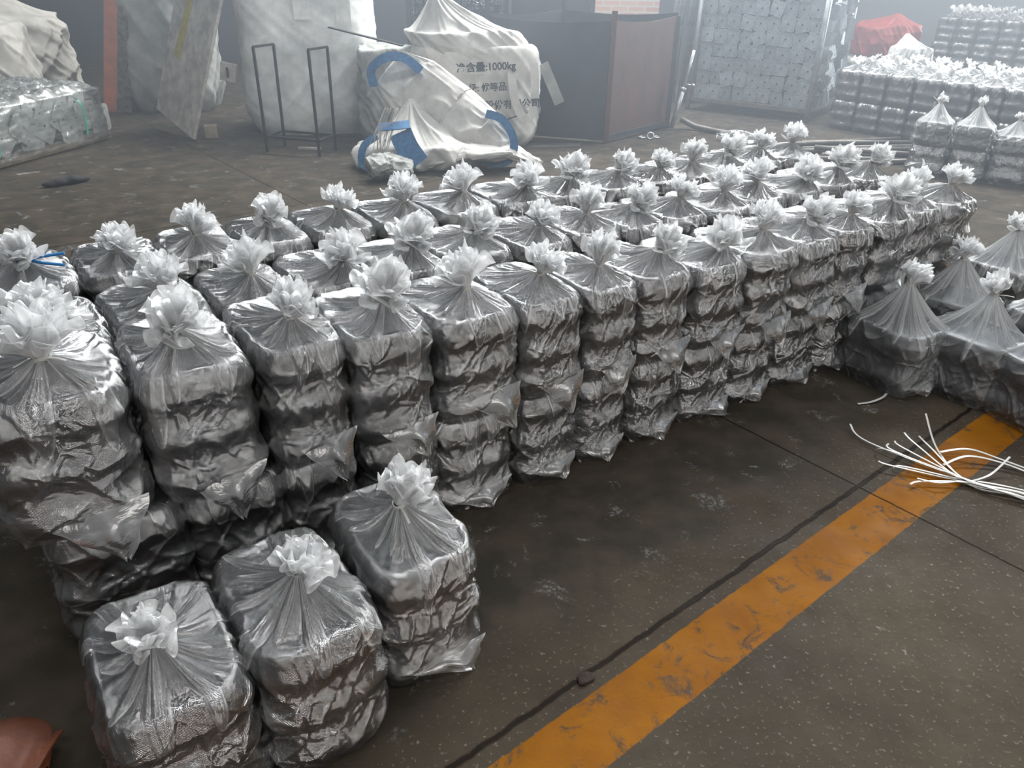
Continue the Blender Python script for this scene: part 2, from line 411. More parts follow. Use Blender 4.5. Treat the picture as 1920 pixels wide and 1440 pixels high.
    if with_top:
        for t in np.linspace(0, 1, mt + 1)[1:]:
            f = t ** 0.92
            P = rim * (1 - f) + ring * f
            if tall: zt = h + neck[2] * (0.25 * t + 0.75 * t ** 1.5)
            else: zt = h + neck[2] * (0.45 * t + 0.55 * t ** 2.2)
            env = (1 - t) ** 0.5 * (0.35 + t) ** 0.5
            Tt, Gt = pleat(D0 * (1 - t))
            P[:, 2] = zt + 0.030 * env * (Tt - 0.30) * min(1, 0.4 + t * 3) + 0.010 * (n1 - 0.5) * (1 - t)
            # pleats lie over sideways
            sw = 0.010 * np.sin(a * 2 * np.pi * 9 + seed) * t * (1 - t)
            P[:, 0] += -np.sin(th) * sw; P[:, 1] += np.cos(th) * sw
            V.append(P)
            G.append(np.clip(0.03 + 0.45 * t ** 3 + Gt, 0, 1))
            UVs.append(np.stack([q * (1 - 0.9 * t), np.full(N, h + t * 0.15)], -1))
    else:
        for t in np.linspace(0, 1, 9)[1:]:
            P = rim * (1 - t) + np.array([0, 0, h]) * t
            P[:, 2] = h + 0.004 * T0 * (1 - t)
            V.append(P); G.append(np.full(N, 0.15)); UVs.append(np.stack([q, np.full(N, h + t * 0.15)], -1))
    V = np.array(V)
    R['film'] = mesh_np('woven_bag', V.reshape(-1, 3), grid_faces(len(V), N), uv=np.array(UVs).reshape(-1, 2),
                        attrs={'gather': np.array(G).ravel()}, mats=[M['film_far' if far else mat]])
    # ---- ruffled mouth above the tie
    if with_top:
        Nt, Mt = (150, 20) if not far else (40, 8)
        Vs, Fs, Gs = [], [], []
        off = 0
        for lay in range(3 if not far else 1):
            ph = np.linspace(0, 2 * np.pi, Nt, endpoint=False)
            kf = rs.randint(5, 8); p0 = rs.rand() * 6
            lobe = NZ(ph / (2 * np.pi), np.zeros(Nt), 7); fine = NZ(ph / (2 * np.pi), np.zeros(Nt), 26); edge = NZ(ph / (2 * np.pi), np.zeros(Nt), 45)
            rows = []
            for k in range(Mt):
                t = k / (Mt - 1)
                fl = tuft_r * (1 - 0.24 * lay)
                r = 0.010 + (fl * t ** 0.8) * (0.60 + 0.75 * lobe) * (0.66 + 0.34 * np.abs(np.sin(kf * ph / 2 + p0)) + 0.14 * (fine - 0.5))
                ang = ph + 0.55 * np.sin(kf * ph + p0 * 2) * min(1, t * 2.2) + 0.3 * t * lay
                z = tuft_h * (1 + 0.25 * lay) * (t ** 0.75 - 0.25 * t ** 3) * (0.55 + 0.75 * (1 - lobe)) + 0.014 * t * np.sin(kf * 2 * ph + p0) + 0.006 * t * t * (edge - 0.5)
                n3 = NZ(ph / (2 * np.pi) + 0.1 * t, np.full(Nt, t * 4 + lay * 9), 22)
                r = r + 0.018 * t * (n3 - 0.5); z = z + 0.010 * t * (fine - 0.5)
                rows.append(np.stack([r * np.cos(ang), r * np.sin(ang), z], -1))
            rows = np.array(rows); Vs.append(rows.reshape(-1, 3)); Fs.append(grid_faces(Mt, Nt, True, off)); off += Mt * Nt
            tt = np.repeat(np.linspace(0, 1, Mt), Nt)
            Gs.append(np.clip(1.0 - 1.0 * tt + 0.5 * ridge(np.tile(fine, Mt), 3) * tt, 0, 1))
        V = np.concatenate(Vs)
        rot = np.array(Euler((tilt[0], tilt[1], rs.uniform(-0.3, 0.3))).to_matrix())
        V = V @ rot.T + nk
        R['mouth'] = mesh_np('ruffled_mouth', V, np.concatenate(Fs), attrs={'gather': np.concatenate(Gs)}, mats=[M['tuft']])
        # ---- tie: ring round the neck and two loose strap ends
        if not far:
            V, Fq = [], []
            nr = 20
            for i in range(nr):
                t = i / nr * 2 * math.pi
                for dr, dz in ((0.0165, -0.004), (0.0165, 0.004), (0.0135, 0.004), (0.0135, -0.004)):
                    V.append((dr * math.cos(t), dr * math.sin(t), dz + 0.002 * math.sin(3 * t)))
            for i in range(nr):
                for k in range(4):
                    V_ = (i * 4 + k, i * 4 + (k + 1) % 4, ((i + 1) % nr) * 4 + (k + 1) % 4, ((i + 1) % nr) * 4 + k)
                    Fq.append(V_)
            for s in range(2):
                a0 = rs.uniform(0, 6.28); ln = rs.uniform(0.035, 0.085); el = rs.uniform(0.1, 1.1)
                dv = Vector((math.cos(a0) * math.cos(el), math.sin(a0) * math.cos(el), math.sin(el)))
                sd = dv.cross(Vector((0, 0, 1))).normalized() * 0.0028; th_ = dv.cross(sd).normalized() * 0.0007
                b0 = len(V); ns = 6
                for i in range(ns):
                    c = Vector((math.cos(a0), math.sin(a0), 0)) * 0.014 + dv * ln * i / (ns - 1) + Vector((0, 0, -0.012 * (i / (ns - 1)) ** 2))
                    for qv in (sd + th_, -sd + th_, -sd - th_, sd - th_): V.append(tuple(c + qv))
                for i in range(ns - 1):
                    for k in range(4):
                        Fq.append((b0 + i * 4 + k, b0 + i * 4 + (k + 1) % 4, b0 + i * 4 + 4 + (k + 1) % 4, b0 + i * 4 + 4 + k))
                Fq.append((b0, b0 + 1, b0 + 2, b0 + 3)); e = b0 + (ns - 1) * 4; Fq.append((e, e + 1, e + 2, e + 3))
            V = np.array(V) + nk
            R['tie'] = mesh_np('strap_tie', V, Fq, False, mats=[M['strap']])
    # ---- loose bottom corner of the bag
    if flap:
        x0, x1, tx, drop, outw, z0 = flap
        n_ = 18; V = []; G = []
        for i in range(n_):
            t = i / (n_ - 1)
            for j in range(n_):
                s = j / (n_ - 1)
                xs = (x0 + (x1 - x0) * s) * (1 - t) + (tx + 0.012 * (s - 0.5)) * t
                z = (z0 + 0.02 * s) * (1 - t) + (z0 - drop) * t
                cre = max(0, 1 - abs(s - 0.55) * 5)
                y = -d / 2 - 0.008 - outw * (t ** 0.8) - 0.012 * cre * (1 - abs(2 * t - 1) ** 2) - 0.005 * math.sin(s * 9 + seed) * t
                y -= 0.012 * math.sin(math.pi * s) * math.sin(math.pi * min(t * 1.3, 1))
                V.append((xs + 0.004 * math.sin(t * 11 + seed), y, z)); G.append(min(1, 0.22 + 0.5 * cre ** 4 + 0.25 * t + 0.35 * (abs(s - 0.5) > 0.46)))
        R['flap'] = mesh_np('bag_corner', V, grid_faces(n_, n_, False), attrs={'gather': G}, mats=[M['flap']])
    return R

PART_NAMES = (('contents', 'packed_metal'), ('film', 'woven_bag'), ('mouth', 'ruffled_mouth'), ('tie', 'tie_strap'), ('flap', 'bag_corner'))
def place_sack(R, label, loc, rz=ROWROT, scale=(1, 1, 1), group=None, rx=0.0, ry=0.0, name='tied_sack', cat='sack', skip=()):
    e = empty(name, label, cat, loc, rz, group, scale)
    e.rotation_euler = (rx, ry, rz)
    for k, nm in PART_NAMES:
        if k in R and k not in skip: link(nm, R[k], e)
    return e

ORD = 'first second third fourth fifth sixth seventh eighth ninth tenth eleventh twelfth thirteenth fourteenth fifteenth sixteenth seventeenth eighteenth'.split()
random.seed(5)
rr = random.Random(11)
UP = []
for k in range(9):
    fx = rr.uniform(0.02, 0.11)
    UP.append(build_sack(100 + k, neck=(rr.uniform(-0.015, 0.035), rr.uniform(-0.135, -0.085), rr.uniform(0.045, 0.07)),
                         tuft_r=rr.uniform(0.062, 0.082), tuft_h=rr.uniform(0.075, 0.10),
                         tilt=(rr.uniform(-0.1, 0.8), rr.uniform(-0.4, 0.4)), layers=3,
                         flap=(-0.07, 0.13, fx, rr.uniform(0.09, 0.13), rr.uniform(0.02, 0.04), rr.uniform(0.045, 0.07))))
LO = [build_sack(200 + k, with_top=False, layers=3, slump=0.006,
                 flap=(-0.12, 0.12, rr.uniform(-0.05, 0.1), 0.055, 0.035, 0.06)) for k in range(5)]

EDGES = [-0.20, 0.14, 0.425, 0.67, 0.936, 1.236, 1.494, 1.722, 1.98, 2.26, 2.527, 2.80, 3.043, 3.318, 3.555, 3.859]
HT = [0.735, 0.73, 0.725, 0.70, 0.68, 0.67, 0.665, 0.66] + [0.65] * 7
BASE_DESC = 'clear sack of dark metal'
for i in range(15):
    s = (EDGES[i] + EDGES[i + 1]) / 2; wd_ = (EDGES[i + 1] - EDGES[i]) * 0.935
    hh = HT[i] / 2
    jl = rr.uniform(-0.012, 0.012); jo = rr.uniform(-0.012, 0.012)
    lowshift = {0: 0.06, 1: 0.03}.get(i, 0.0)
    place_sack(LO[i % 5], f'{BASE_DESC}, front row, lower tier, {ORD[i]} column from near end', W(s + jl + lowshift, 1.95 + 0.01, 0.0),
               ROWROT + rr.uniform(-0.03, 0.03), (wd_ / 0.27, 0.98, hh / 0.33), 'sacks in the long block, lower tier')
    place_sack(UP[i % 9], f'{BASE_DESC}, front row, upper tier, {ORD[i]} column from near end', W(s, 1.95 + jo, hh + 0.001),
               ROWROT + rr.uniform(-0.04, 0.04), (wd_ / 0.27, 1.0, hh / 0.33), 'sacks in the long block, upper tier')
S2 = [0.0, 0.33, 0.58, 0.87, 1.12, 1.41, 1.69, 1.96, 2.22, 2.44, 2.72, 2.96, 3.28, 3.52, 3.78]
S3 = [0.0, 0.29, 0.57, 0.83, 1.10, 1.37, 1.67, 1.96, 2.23, 2.54, 2.80, 3.05, 3.33, 3.60, 3.86]
for row, SS, off, nm in ((2, S2, 2.45, 'middle row'), (3, S3, 2.975, 'back row')):
    for i, s in enumerate(SS):
        lo = (SS[i - 1] + s) / 2 if i else s - 0.15; hi = (SS[i + 1] + s) / 2 if i < len(SS) - 1 else s + 0.14
        wd_ = (hi - lo) * 0.935; c = (lo + hi) / 2
        hh = (0.66 if i < 8 else 0.645) / 2
        place_sack(LO[(i * 2 + row) % 5], f'{BASE_DESC}, {nm}, lower tier, {ORD[i]} column from near end', W(c, off, 0), ROWROT,
                   (wd_ / 0.27, 0.98, hh / 0.33), 'sacks in the long block, lower tier', skip=('flap',))
        lab = f'{BASE_DESC}, {nm}, upper tier, {ORD[i]} column from near end'
        if row == 3 and i == 0: lab = 'clear sack tied with bright blue cord, back row of the long block'
        v = UP[(i * 4 + row * 2 + 1) % 9]
        e = place_sack(v, lab, W(c, off + rr.uniform(-0.02, 0.02), hh + 0.001), ROWROT + rr.uniform(-0.06, 0.06),
                       (wd_ / 0.27, 1.0, hh / 0.33), 'sacks in the long block, upper tier', skip=('flap', 'tie') if (row == 3 and i == 0) else ('flap',))
        if row == 3 and i == 0:
            co = np.array(v['tie'].vertices[0].co[:]) * 0
            n_ = len(v['tie'].vertices); arr = np.zeros(n_ * 3); v['tie'].vertices.foreach_get('co', arr)
            nk = arr.reshape(-1, 3)[:80].mean(0)
            bm = bmesh.new()
            def tube(bm, pts, r, n=8):
                rings = []
                for k, p in enumerate(pts):
                    p = Vector(p); a = Vector(pts[max(0, k - 1)]); b = Vector(pts[min(len(pts) - 1, k + 1)])
                    t = (b - a).normalized(); x = t.orthogonal().normalized(); y = t.cross(x)
                    rings.append([bm.verts.new(p + x * r * math.cos(q * 2 * math.pi / n) + y * r * math.sin(q * 2 * math.pi / n)) for q in range(n)])
                for A, B in zip(rings, rings[1:]):
                    for q in range(n): bm.faces.new((A[q], A[(q + 1) % n], B[(q + 1) % n], B[q]))
                bm.faces.new(rings[0][::-1]); bm.faces.new(rings[-1])
            tube(bm, [(nk[0] + 0.021 * math.cos(t), nk[1] + 0.021 * math.sin(t), nk[2]) for t in np.linspace(0, 6.2, 16)], 0.007)
            tube(bm, [(nk[0] + 0.02, nk[1] - 0.012, nk[2]), (nk[0] + 0.06, nk[1] - 0.04, nk[2] + 0.012), (nk[0] + 0.12, nk[1] - 0.07, nk[2] + 0.02)], 0.005)
            tube(bm, [(nk[0] + 0.02, nk[1] - 0.014, nk[2]), (nk[0] + 0.06, nk[1] - 0.05, nk[2] - 0.008), (nk[0] + 0.11, nk[1] - 0.09, nk[2] - 0.012)], 0.005)
            me = bpy.data.meshes.new('blue_cord'); bm.to_mesh(me); bm.free(); me.materials.append(M['bluetie'])
            t = link('tie_cord', me, e); t['label'] = 'bright blue cord tie'

# three single sacks standing in front of the near end
FR = [
    (build_sack(317, w=0.27, d=0.38, h=0.35, neck=(-0.01, -0.06, 0.075), N=420, tuft_r=0.052, tuft_h=0.06, tilt=(0.35, -0.3), slump=0.008), 0.035, 1.335,
     'clear tied sack of ribbed metal standing on the floor, beside the brown leather piece', 0.0),
    (build_sack(302, w=0.27, d=0.40, h=0.36, neck=(0.01, -0.05, 0.075), N=420, tuft_r=0.055, tuft_h=0.06, tilt=(0.1, 0.3), slump=0.008, pleats=11), 0.315, 1.345,
     'clear tied sack on the floor between two others, before the front row', 0.03),
    (build_sack(303, w=0.265, d=0.38, h=0.36, neck=(-0.015, -0.04, 0.085), N=420, tuft_r=0.062, tuft_h=0.09, tilt=(-0.1, 0.35), slump=0.008,
                flap=(-0.1, 0.13, 0.08, 0.05, 0.03, 0.055)), 0.625, 1.42,
     'clear tied sack on the floor beside the open concrete, end of the short row', -0.02),
]
for R, s, o, lab, dr in FR:
    place_sack(R, lab, W(s, o, 0), ROWROT + dr, group='three single sacks at the near end')

# loose sacks with tall gathered necks at the right
TL = [build_sack(400 + k, w=0.29, d=0.36, h=0.27, neck=(rr.uniform(-0.02, 0.04), rr.uniform(-0.05, 0.02), 0.17), tall=True, slump=0.007, layers=2,
                 tuft_r=rr.uniform(0.045, 0.06), tuft_h=rr.uniform(0.07, 0.09), tilt=(rr.uniform(-0.2, 0.2), rr.uniform(-0.2, 0.4)), mat='film_clear', pleats=18,
                 flap=(-0.12, 0.13, rr.uniform(-0.05, 0.08), 0.05, 0.03, 0.05)) for k in range(4)]
LOOSE = [(0, (1.66, 3.05), 0.55, 'loose upright sack with a tall gathered neck touching the end of the front row'),
         (1, (1.95, 2.95), 0.62, 'loose upright sack with fanned white mouth, nearest the strap bundle'),
         (2, (2.06, 3.36), 0.70, 'loose upright sack with yellowish crumpled mouth, behind two others'),
         (3, (2.56, 3.82), 0.60, 'loose upright sack standing alone on bare floor past the long block'),
         (1, (2.13, 2.68), 0.45, 'loose sack with ribbed metal showing, over the end of the orange stripe'),
         (0, (2.42, 3.16), 0.60, 'loose sack cut by the photo edge, between the ribbed one and the lone one')]
for v, (x, y), rz, lab in LOOSE:
    place_sack(TL[v], lab, (x, y, 0), rz, (1.0, 1.0, 1.0), 'loose sacks beside the strap bundle')

# ------------------------------------------------------------------ generic builders
def bm_new(): return bmesh.new()
def bm_link(name, bm, mat, parent=None, smooth=False, loc=(0, 0, 0), rot=(0, 0, 0)):
    me = bpy.data.meshes.new(name); bmesh.ops.recalc_face_normals(bm, faces=bm.faces); bm.to_mesh(me); bm.free()
    me.materials.append(mat)
    if smooth: me.polygons.foreach_set('use_smooth', [True] * len(me.polygons))
    return link(name, me, parent, loc, rot)
def bm_box(bm, c, s, R=None, bevel=0.0):
    r = bmesh.ops.create_cube(bm, size=1.0)
    vs = r['verts']
    for v in vs:
        v.co = Vector((v.co.x * s[0], v.co.y * s[1], v.co.z * s[2]))
        if R is not None: v.co = R @ v.co
        v.co += Vector(c)
    if bevel:
        es = list({e for v in vs for e in v.link_edges})
        bmesh.ops.bevel(bm, geom=es, offset=bevel, segments=2, affect='EDGES', profile=0.5)
def bm_tube(bm, pts, r, n=8, taper=None):
    rings = []
    for k, p in enumerate(pts):
        p = Vector(p); a = Vector(pts[max(0, k - 1)]); b = Vector(pts[min(len(pts) - 1, k + 1)])
        t = (b - a).normalized()
        x = t.cross(Vector((0.13, 0.31, 1))).normalized() if abs(t.z) < 0.9 else t.cross(Vector((1, 0.2, 0))).normalized()
        y = t.cross(x); rk = r * (taper[k] if taper else 1)
        rings.append([bm.verts.new(p + x * rk * math.cos(q * 2 * math.pi / n) + y * rk * math.sin(q * 2 * math.pi / n)) for q in range(n)])
    for A, B in zip(rings, rings[1:]):
        for q in range(n): bm.faces.new((A[q], A[(q + 1) % n], B[(q + 1) % n], B[q]))
    bm.faces.new(rings[0][::-1]); bm.faces.new(rings[-1])
def bar(bm, a, b, w, h=None):
    """square bar from a to b"""
    a, b = Vector(a), Vector(b); d = b - a
    q = d.to_track_quat('X', 'Z').to_matrix()
    bm_box(bm, (a + b) / 2, (d.length, w, h or w), q)
def ribbon(name, pts, w, mat, parent=None, thick=0.0025, nrm=Vector((0, 0, 1)), sub=6):
    """flat webbing or strap along a smooth path"""
    P = [Vector(p) for p in pts]; Q = []
    for i in range(len(P) - 1):
        p0, p1, p2, p3 = P[max(i - 1, 0)], P[i], P[i + 1], P[min(i + 2, len(P) - 1)]
        for k in range(sub):
            t = k / sub
            Q.append(0.5 * ((2 * p1) + (p2 - p0) * t + (2 * p0 - 5 * p1 + 4 * p2 - p3) * t * t + (3 * p1 - p0 - 3 * p2 + p3) * t ** 3))
    Q.append(P[-1]); bm = bmesh.new(); rings = []
    for i, p in enumerate(Q):
        t = (Q[min(i + 1, len(Q) - 1)] - Q[max(i - 1, 0)]).normalized()
        s = t.cross(nrm)
        s = s.normalized() if s.length > 1e-4 else Vector((1, 0, 0))
        n = s.cross(t).normalized()
        rings.append([bm.verts.new(p + s * w / 2 * a + n * thick / 2 * b) for a, b in ((1, 1), (-1, 1), (-1, -1), (1, -1))])
    for A, B in zip(rings, rings[1:]):
        for k in range(4): bm.faces.new((A[k], A[(k + 1) % 4], B[(k + 1) % 4], B[k]))
    bm.faces.new(rings[0][::-1]); bm.faces.new(rings[-1])
    return bm_link(name, bm, mat, parent)

def bulk_mesh(name, seed, w, d, h, mat, e=3.2, belly=0.06, wr=0.03, apex=None, apex_h=0.0, N=200, lean=(0, 0), bot=0.85, sag=0.04, e_top=None):
    """big woven bulk bag: slumped box with creases; apex gathers the open top to a peak"""
    NZ = Noise(seed)
    px, py, nx, ny, q, Lp = outline(w, d, N, e)
    a = q / Lp; rows = []
    ms = 64
    for i in range(ms):
        t = i / (ms - 1); z = h * t
        k = 1 + belly * math.sin(math.pi * min(1, t * 0.9 + 0.05)) - (1 - bot) * max(0, 1 - t / 0.16) ** 2
        top = max(0, (t - 0.88) / 0.12); k -= 0.10 * (1 - math.sqrt(1 - top * top * 0.98))
        v = t * h
        dz = wr * (ridge(NZ(a + v * 0.16, np.full(N, v * 1.0), 10), 1.5) + 0.8 * ridge(NZ(a - v * 0.24, np.full(N, v * 1.7 + 7), 17), 2) + 0.5 * ridge(NZ(a + 0.28 * v, np.full(N, v * 3.0 + 3), 28), 2) - 0.9)
        dz = dz + wr * 1.3 * (NZ(a, np.full(N, v * 1.2 + 20), 7) - 0.5) + wr * 0.15 * (ridge(NZ(a, np.full(N, v * 8 + 30), 14), 2) - 0.5)
        rows.append(np.stack([px * k + nx * dz + lean[0] * t * t, py * k + ny * dz + lean[1] * t * t, np.full(N, z) + wr * 1.2 * (NZ(a, np.full(N, 31.0), 8) - 0.5) * t ** 3], -1))
    rim = rows[-1]; mt = 30
    ax, ay = apex if apex else (lean[0], lean[1])
    for i in range(1, mt + 1):
        t = i / mt
        r = 0.02 if apex else 0.01
        P = rim * (1 - t) + np.array([ax, ay, 0]) * t
        P[:, :2] += (np.stack([nx, ny], -1)) * r * t
        zb = rim[:, 2] * (1 - t) + h * t
        if apex:
            P[:, 2] = zb + apex_h * t ** 1.5 + 0.10 * apex_h * 4 * t * (1 - t) * (ridge(NZ(a + 0.05 * t, np.full(N, 40 + t), 11), 2) - 0.4)
        else:
            P[:, 2] = zb - sag * math.sin(math.pi * t / 2) + wr * 1.2 * t ** 0.5 * (1 - t) * (NZ(a, np.full(N, 40 + t * 3), 14) - 0.5) * 2
        rows.append(P)
    V = np.array(rows)
    return mesh_np(name, V.reshape(-1, 3), grid_faces(len(rows), N), mats=[mat])

def sleeve_mesh(name, seed, path, widths, thick, side, mat, N=140, wr=0.02, rows=90, twist=0.0):
    """empty folded sack: flattened tube along a path; side = direction of its width"""
    NZ = Noise(seed)
    P = np.array(path, float); m = len(P) - 1
    side = np.array(side, float); side /= np.linalg.norm(side)
    out = []; ph = np.linspace(0, 2 * np.pi, N, endpoint=False); a = ph / (2 * np.pi)
    for i in range(rows):
        u = i / (rows - 1) * m; k = min(int(u), m - 1); f = u - k; f = f * f * (3 - 2 * f)
        c = P[k] * (1 - f) + P[k + 1] * f; wd_ = widths[k] * (1 - f) + widths[k + 1] * f
        th = thick[k] * (1 - f) + thick[k + 1] * f
        tan = P[k + 1] - P[k]; tan /= np.linalg.norm(tan)
        s_ = side - tan * (side @ tan); s_ /= np.linalg.norm(s_); n_ = np.cross(s_, tan)
        t = i / (rows - 1); endf = min(1, t / 0.04, (1 - t) / 0.04) ** 0.5
        cx = np.sign(np.cos(ph)) * np.abs(np.cos(ph)) ** 0.75 * wd_ / 2; sy = np.sin(ph) * th / 2 * max(0.15, endf)
        dsp = wr * (1.3 * ridge(NZ(a + t * 0.1, np.full(N, t * 4), 7), 2) + ridge(NZ(a - t * 0.2, np.full(N, t * 7), 12), 3) + 0.5 * ridge(NZ(a, np.full(N, t * 15), 24), 2) - 1.1)
        rr_ = np.sin(ph)
        out.append(c + np.outer(cx + 0.35 * dsp * np.cos(ph), s_) + np.outer(sy + dsp * np.abs(rr_) ** 0.5 * np.sign(rr_), n_) + np.outer(wr * 1.0 * (NZ(a, np.full(N, t * 3), 9) - 0.5), tan))
    V = np.array(out)
    cap0 = V[0].mean(0); cap1 = V[-1].mean(0)
    V = np.concatenate([np.repeat(cap0[None, None], N, 1), V, np.repeat(cap1[None, None], N, 1)], 0)
    return mesh_np(name, V.reshape(-1, 3), grid_faces(len(V), N), mats=[mat])

# ------------------------------------------------------------------ hall shell
def wall(name, a, b, h, mat, th=0.12):
    bm = bmesh.new(); a, b = Vector((*a, 0)), Vector((*b, 0)); d = b - a
    q = Matrix.Rotation(math.atan2(d.y, d.x), 3, 'Z')
    bm_box(bm, (a + b) / 2 + Vector((0, 0, h / 2)), (d.length, th, h), q)
    o = bm_link(name, bm, mat); o['kind'] = 'structure'; return o
wall('wall_back', (-9.0, 14.2), (3.0, 14.2), 4.5, M['wall'])
wall('wall_left', (-9.0, 2.0), (-9.0, 14.2), 4.5, M['wall'])

def brick_mat():
    m, nt, out = new_mat('pale_brick')
    tc = nd(nt, 'ShaderNodeTexCoord'); mp = nd(nt, 'ShaderNodeMapping'); mp.inputs['Rotation'].default_value = (math.pi / 2, 0, 0)
    L(nt, tc.outputs['Object'], mp.inputs[0])
    bk = nd(nt, 'ShaderNodeTexBrick', i_Scale=1.0, i_Mortar_Size=0.012, i_Brick_Width=0.24, i_Row_Height=0.075)
    bk.inputs['Color1'].default_value = (0.42, 0.22, 0.17, 1); bk.inputs['Color2'].default_value = (0.50, 0.34, 0.28, 1); bk.inputs['Mortar'].default_value = (0.45, 0.43, 0.40, 1)
    L(nt, mp.outputs[0], bk.inputs['Vector'])
    p = nd(nt, 'ShaderNodeBsdfPrincipled', i_Roughness=0.9); L(nt, bk.outputs['Color'], p.inputs['Base Color']); L(nt, p.outputs[0], out.inputs[0]); return m
M['brick'] = brick_mat()
wall('wall_brick', (0.7, 12.3), (2.0, 12.3), 2.2, M['brick'], 0.24)

# painted post with broken masonry beside it
t = empty('painted_post', 'orange-painted upright post edged with broken grey masonry', 'post', (-4.66, 9.25, 0)); t.rotation_euler[1] = 0.235
bm = bmesh.new(); bm_box(bm, (0, 0, 1.4), (0.155, 0.12, 2.8), None, 0.006); bm_link('painted_face', bm, M['orange'], t)
NZ = Noise(77); bm = bmesh.new(); n_ = 70
vs = []
for i in range(n_):
    z = 2.8 * i / (n_ - 1); ww = 0.10 + 0.07 * float(NZ(0.3, i * 0.35, 8)); yy = 0.04 * float(NZ(0.7, i * 0.5, 8))
    vs.append([bm.verts.new((0.078, -0.055 - yy, z)), bm.verts.new((0.078 + ww * 0.5, -0.07 - yy, z)), bm.verts.new((0.078 + ww, -0.03, z)), bm.verts.new((0.078 + ww, 0.10, z)), bm.verts.new((0.078, 0.10, z))])
for A, B in zip(vs, vs[1:]):
    for k in range(5): bm.faces.new((A[k], A[(k + 1) % 5], B[(k + 1) % 5], B[k]))
bm.faces.new(vs[0]); bm.faces.new(vs[-1][::-1])
bm_link('broken_masonry', bm, M['mortar'], t)

# ------------------------------------------------------------------ bulk bags
t = empty('bulk_bag', 'large white woven bulk bag standing behind the thin black steel frame', 'bulk bag', (-2.14, 8.55, 0), 0.22)
link('bag_body', bulk_mesh('bulk_bag_body', 11, 1.30, 1.05, 1.62, M['sack_white'], belly=0.05, wr=0.020), t)
bm = bmesh.new(); bm_box(bm, (-0.02, -0.60, 1.20), (0.15, 0.006, 0.24), Matrix.Rotation(0.05, 3, 'X')); bm_link('document_pouch', bm, M['sack_white'], t)
bm = bmesh.new(); bm_box(bm, (0.36, -0.585, 1.16), (0.14, 0.006, 0.28), Matrix.Rotation(0.05, 3, 'X')); bm_link('document_pouch', bm, M['sack_white'], t)
ribbon('lifting_loop', [(-0.4, -0.5, 1.5), (-0.38, -0.5, 1.75), (-0.2, -0.5, 1.8), (-0.15, -0.5, 1.55)], 0.07, M['sack_white'], t, nrm=Vector((0, -1, 0)))

t = empty('bulk_bag', 'grey woven bulk bag between the orange post and the leaning board', 'bulk bag', (-4.02, 9.65, 0), 0.1)
link('bag_body', bulk_mesh('bulk_bag_body', 12, 0.98, 0.9, 1.75, M['sack_grey'], belly=0.05, wr=0.032), t)
ribbon('lifting_loop', [(-0.3, -0.45, 1.6), (-0.3, -0.5, 1.9), (-0.1, -0.5, 1.9), (-0.08, -0.45, 1.6)], 0.07, M['sack_grey'], t, nrm=Vector((0, -1, 0)))

t = empty('bulk_bag', 'crumpled beige bulk bag piled against the dark wall, beyond the wrapped pallet', 'bulk bag', (-6.15, 9.9, 0), 0.3)
link('bag_body', bulk_mesh('bulk_bag_body', 13, 1.25, 1.0, 0.95, M['sack'], e=2.4, belly=0.12, wr=0.09, apex=(-0.05, 0.0), apex_h=0.32), t)
t = empty('bulk_bag', 'pale bulk bag cut by the photo edge, directly above the wrapped pallet', 'bulk bag', (-5.65, 8.75, 0), 0.3)
link('bag_body', bulk_mesh('bulk_bag_body', 14, 0.85, 0.8, 0.93, M['sack'], e=2.3, belly=0.10, wr=0.05, apex=(-0.15, 0.0), apex_h=0.30), t)

t = empty('bulk_bag', 'small greyish bulk bag squeezed between the large white one and the heap', 'bulk bag', (-1.27, 8.0, 0), 0.1)
link('bag_body', bulk_mesh('bulk_bag_body', 15, 0.46, 0.6, 0.86, M['sack_grey'], belly=0.08, wr=0.045), t)

# printed sack with its open mouth flopped into a peak
t = empty('bulk_bag', 'dirty white bulk bag with printed characters and a collapsed open top', 'bulk bag', (-0.40, 8.05, 0), -0.04)
link('bag_body', bulk_mesh('bulk_bag_body', 16, 1.18, 0.64, 0.90, M['sack'], e=3.0, belly=0.05, wr=0.026), t, loc=(0, -0.16, 0))
link('open_mouth', bulk_mesh('open_mouth', 17, 1.02, 0.56, 0.30, M['sack'], e=2.6, belly=0.02, wr=0.05, apex=(-0.36, -0.05), apex_h=0.34, N=160, lean=(-0.12, 0)), t, loc=(0.0, -0.16, 0.72))
bm = bmesh.new(); rf = random.Random(3)
for k in range(34):
    x = -0.10 + 0.34 * k / 34; z = 1.145 - 0.14 * (k / 34) ** 1.5
    bm_tube(bm, [(x, -0.30, z - 0.03), (x + rf.uniform(-.01, .01), -0.31, z + rf.uniform(0.0, 0.035))], 0.0022, 4)
bm_link('frayed_edge', bm, M['sack_white'], t)
def text(name, body, size, loc, rot, parent, mat, shear=0.0, ext=0.001):
    c = bpy.data.curves.new(name, 'FONT'); c.body = body; c.size = size; c.extrude = ext; c.offset = 0.0022; c.shear = shear
    c.materials.append(mat); o = bpy.data.objects.new(name, c); COL.objects.link(o); o.parent = parent
    bpy.context.view_layer.update(); dg = bpy.context.evaluated_depsgraph_get()
    me = bpy.data.meshes.new_from_object(o.evaluated_get(dg)); bpy.data.objects.remove(o)
    if not me.materials: me.materials.append(mat)
    return link(name, me, parent, loc, rot)
for body, size, x, z in (('净含量:1000kg', 0.088, -0.13, 0.70), ('级: 优等品', 0.078, -0.02, 0.535), ('股份有限公司', 0.085, 0.13, 0.385)):
    text('printed_text', body, size, (x, -0.575, z), (math.pi / 2 - 0.04, -0.07, 0.03), t, M['ink'])
bm = bmesh.new(); bm_box(bm, (0.34, -0.575, 0.30), (0.26, 0.004, 0.012), Matrix.Rotation(-0.35, 3, 'Y')); bm_link('printed_rule', bm, M['ink'], t)
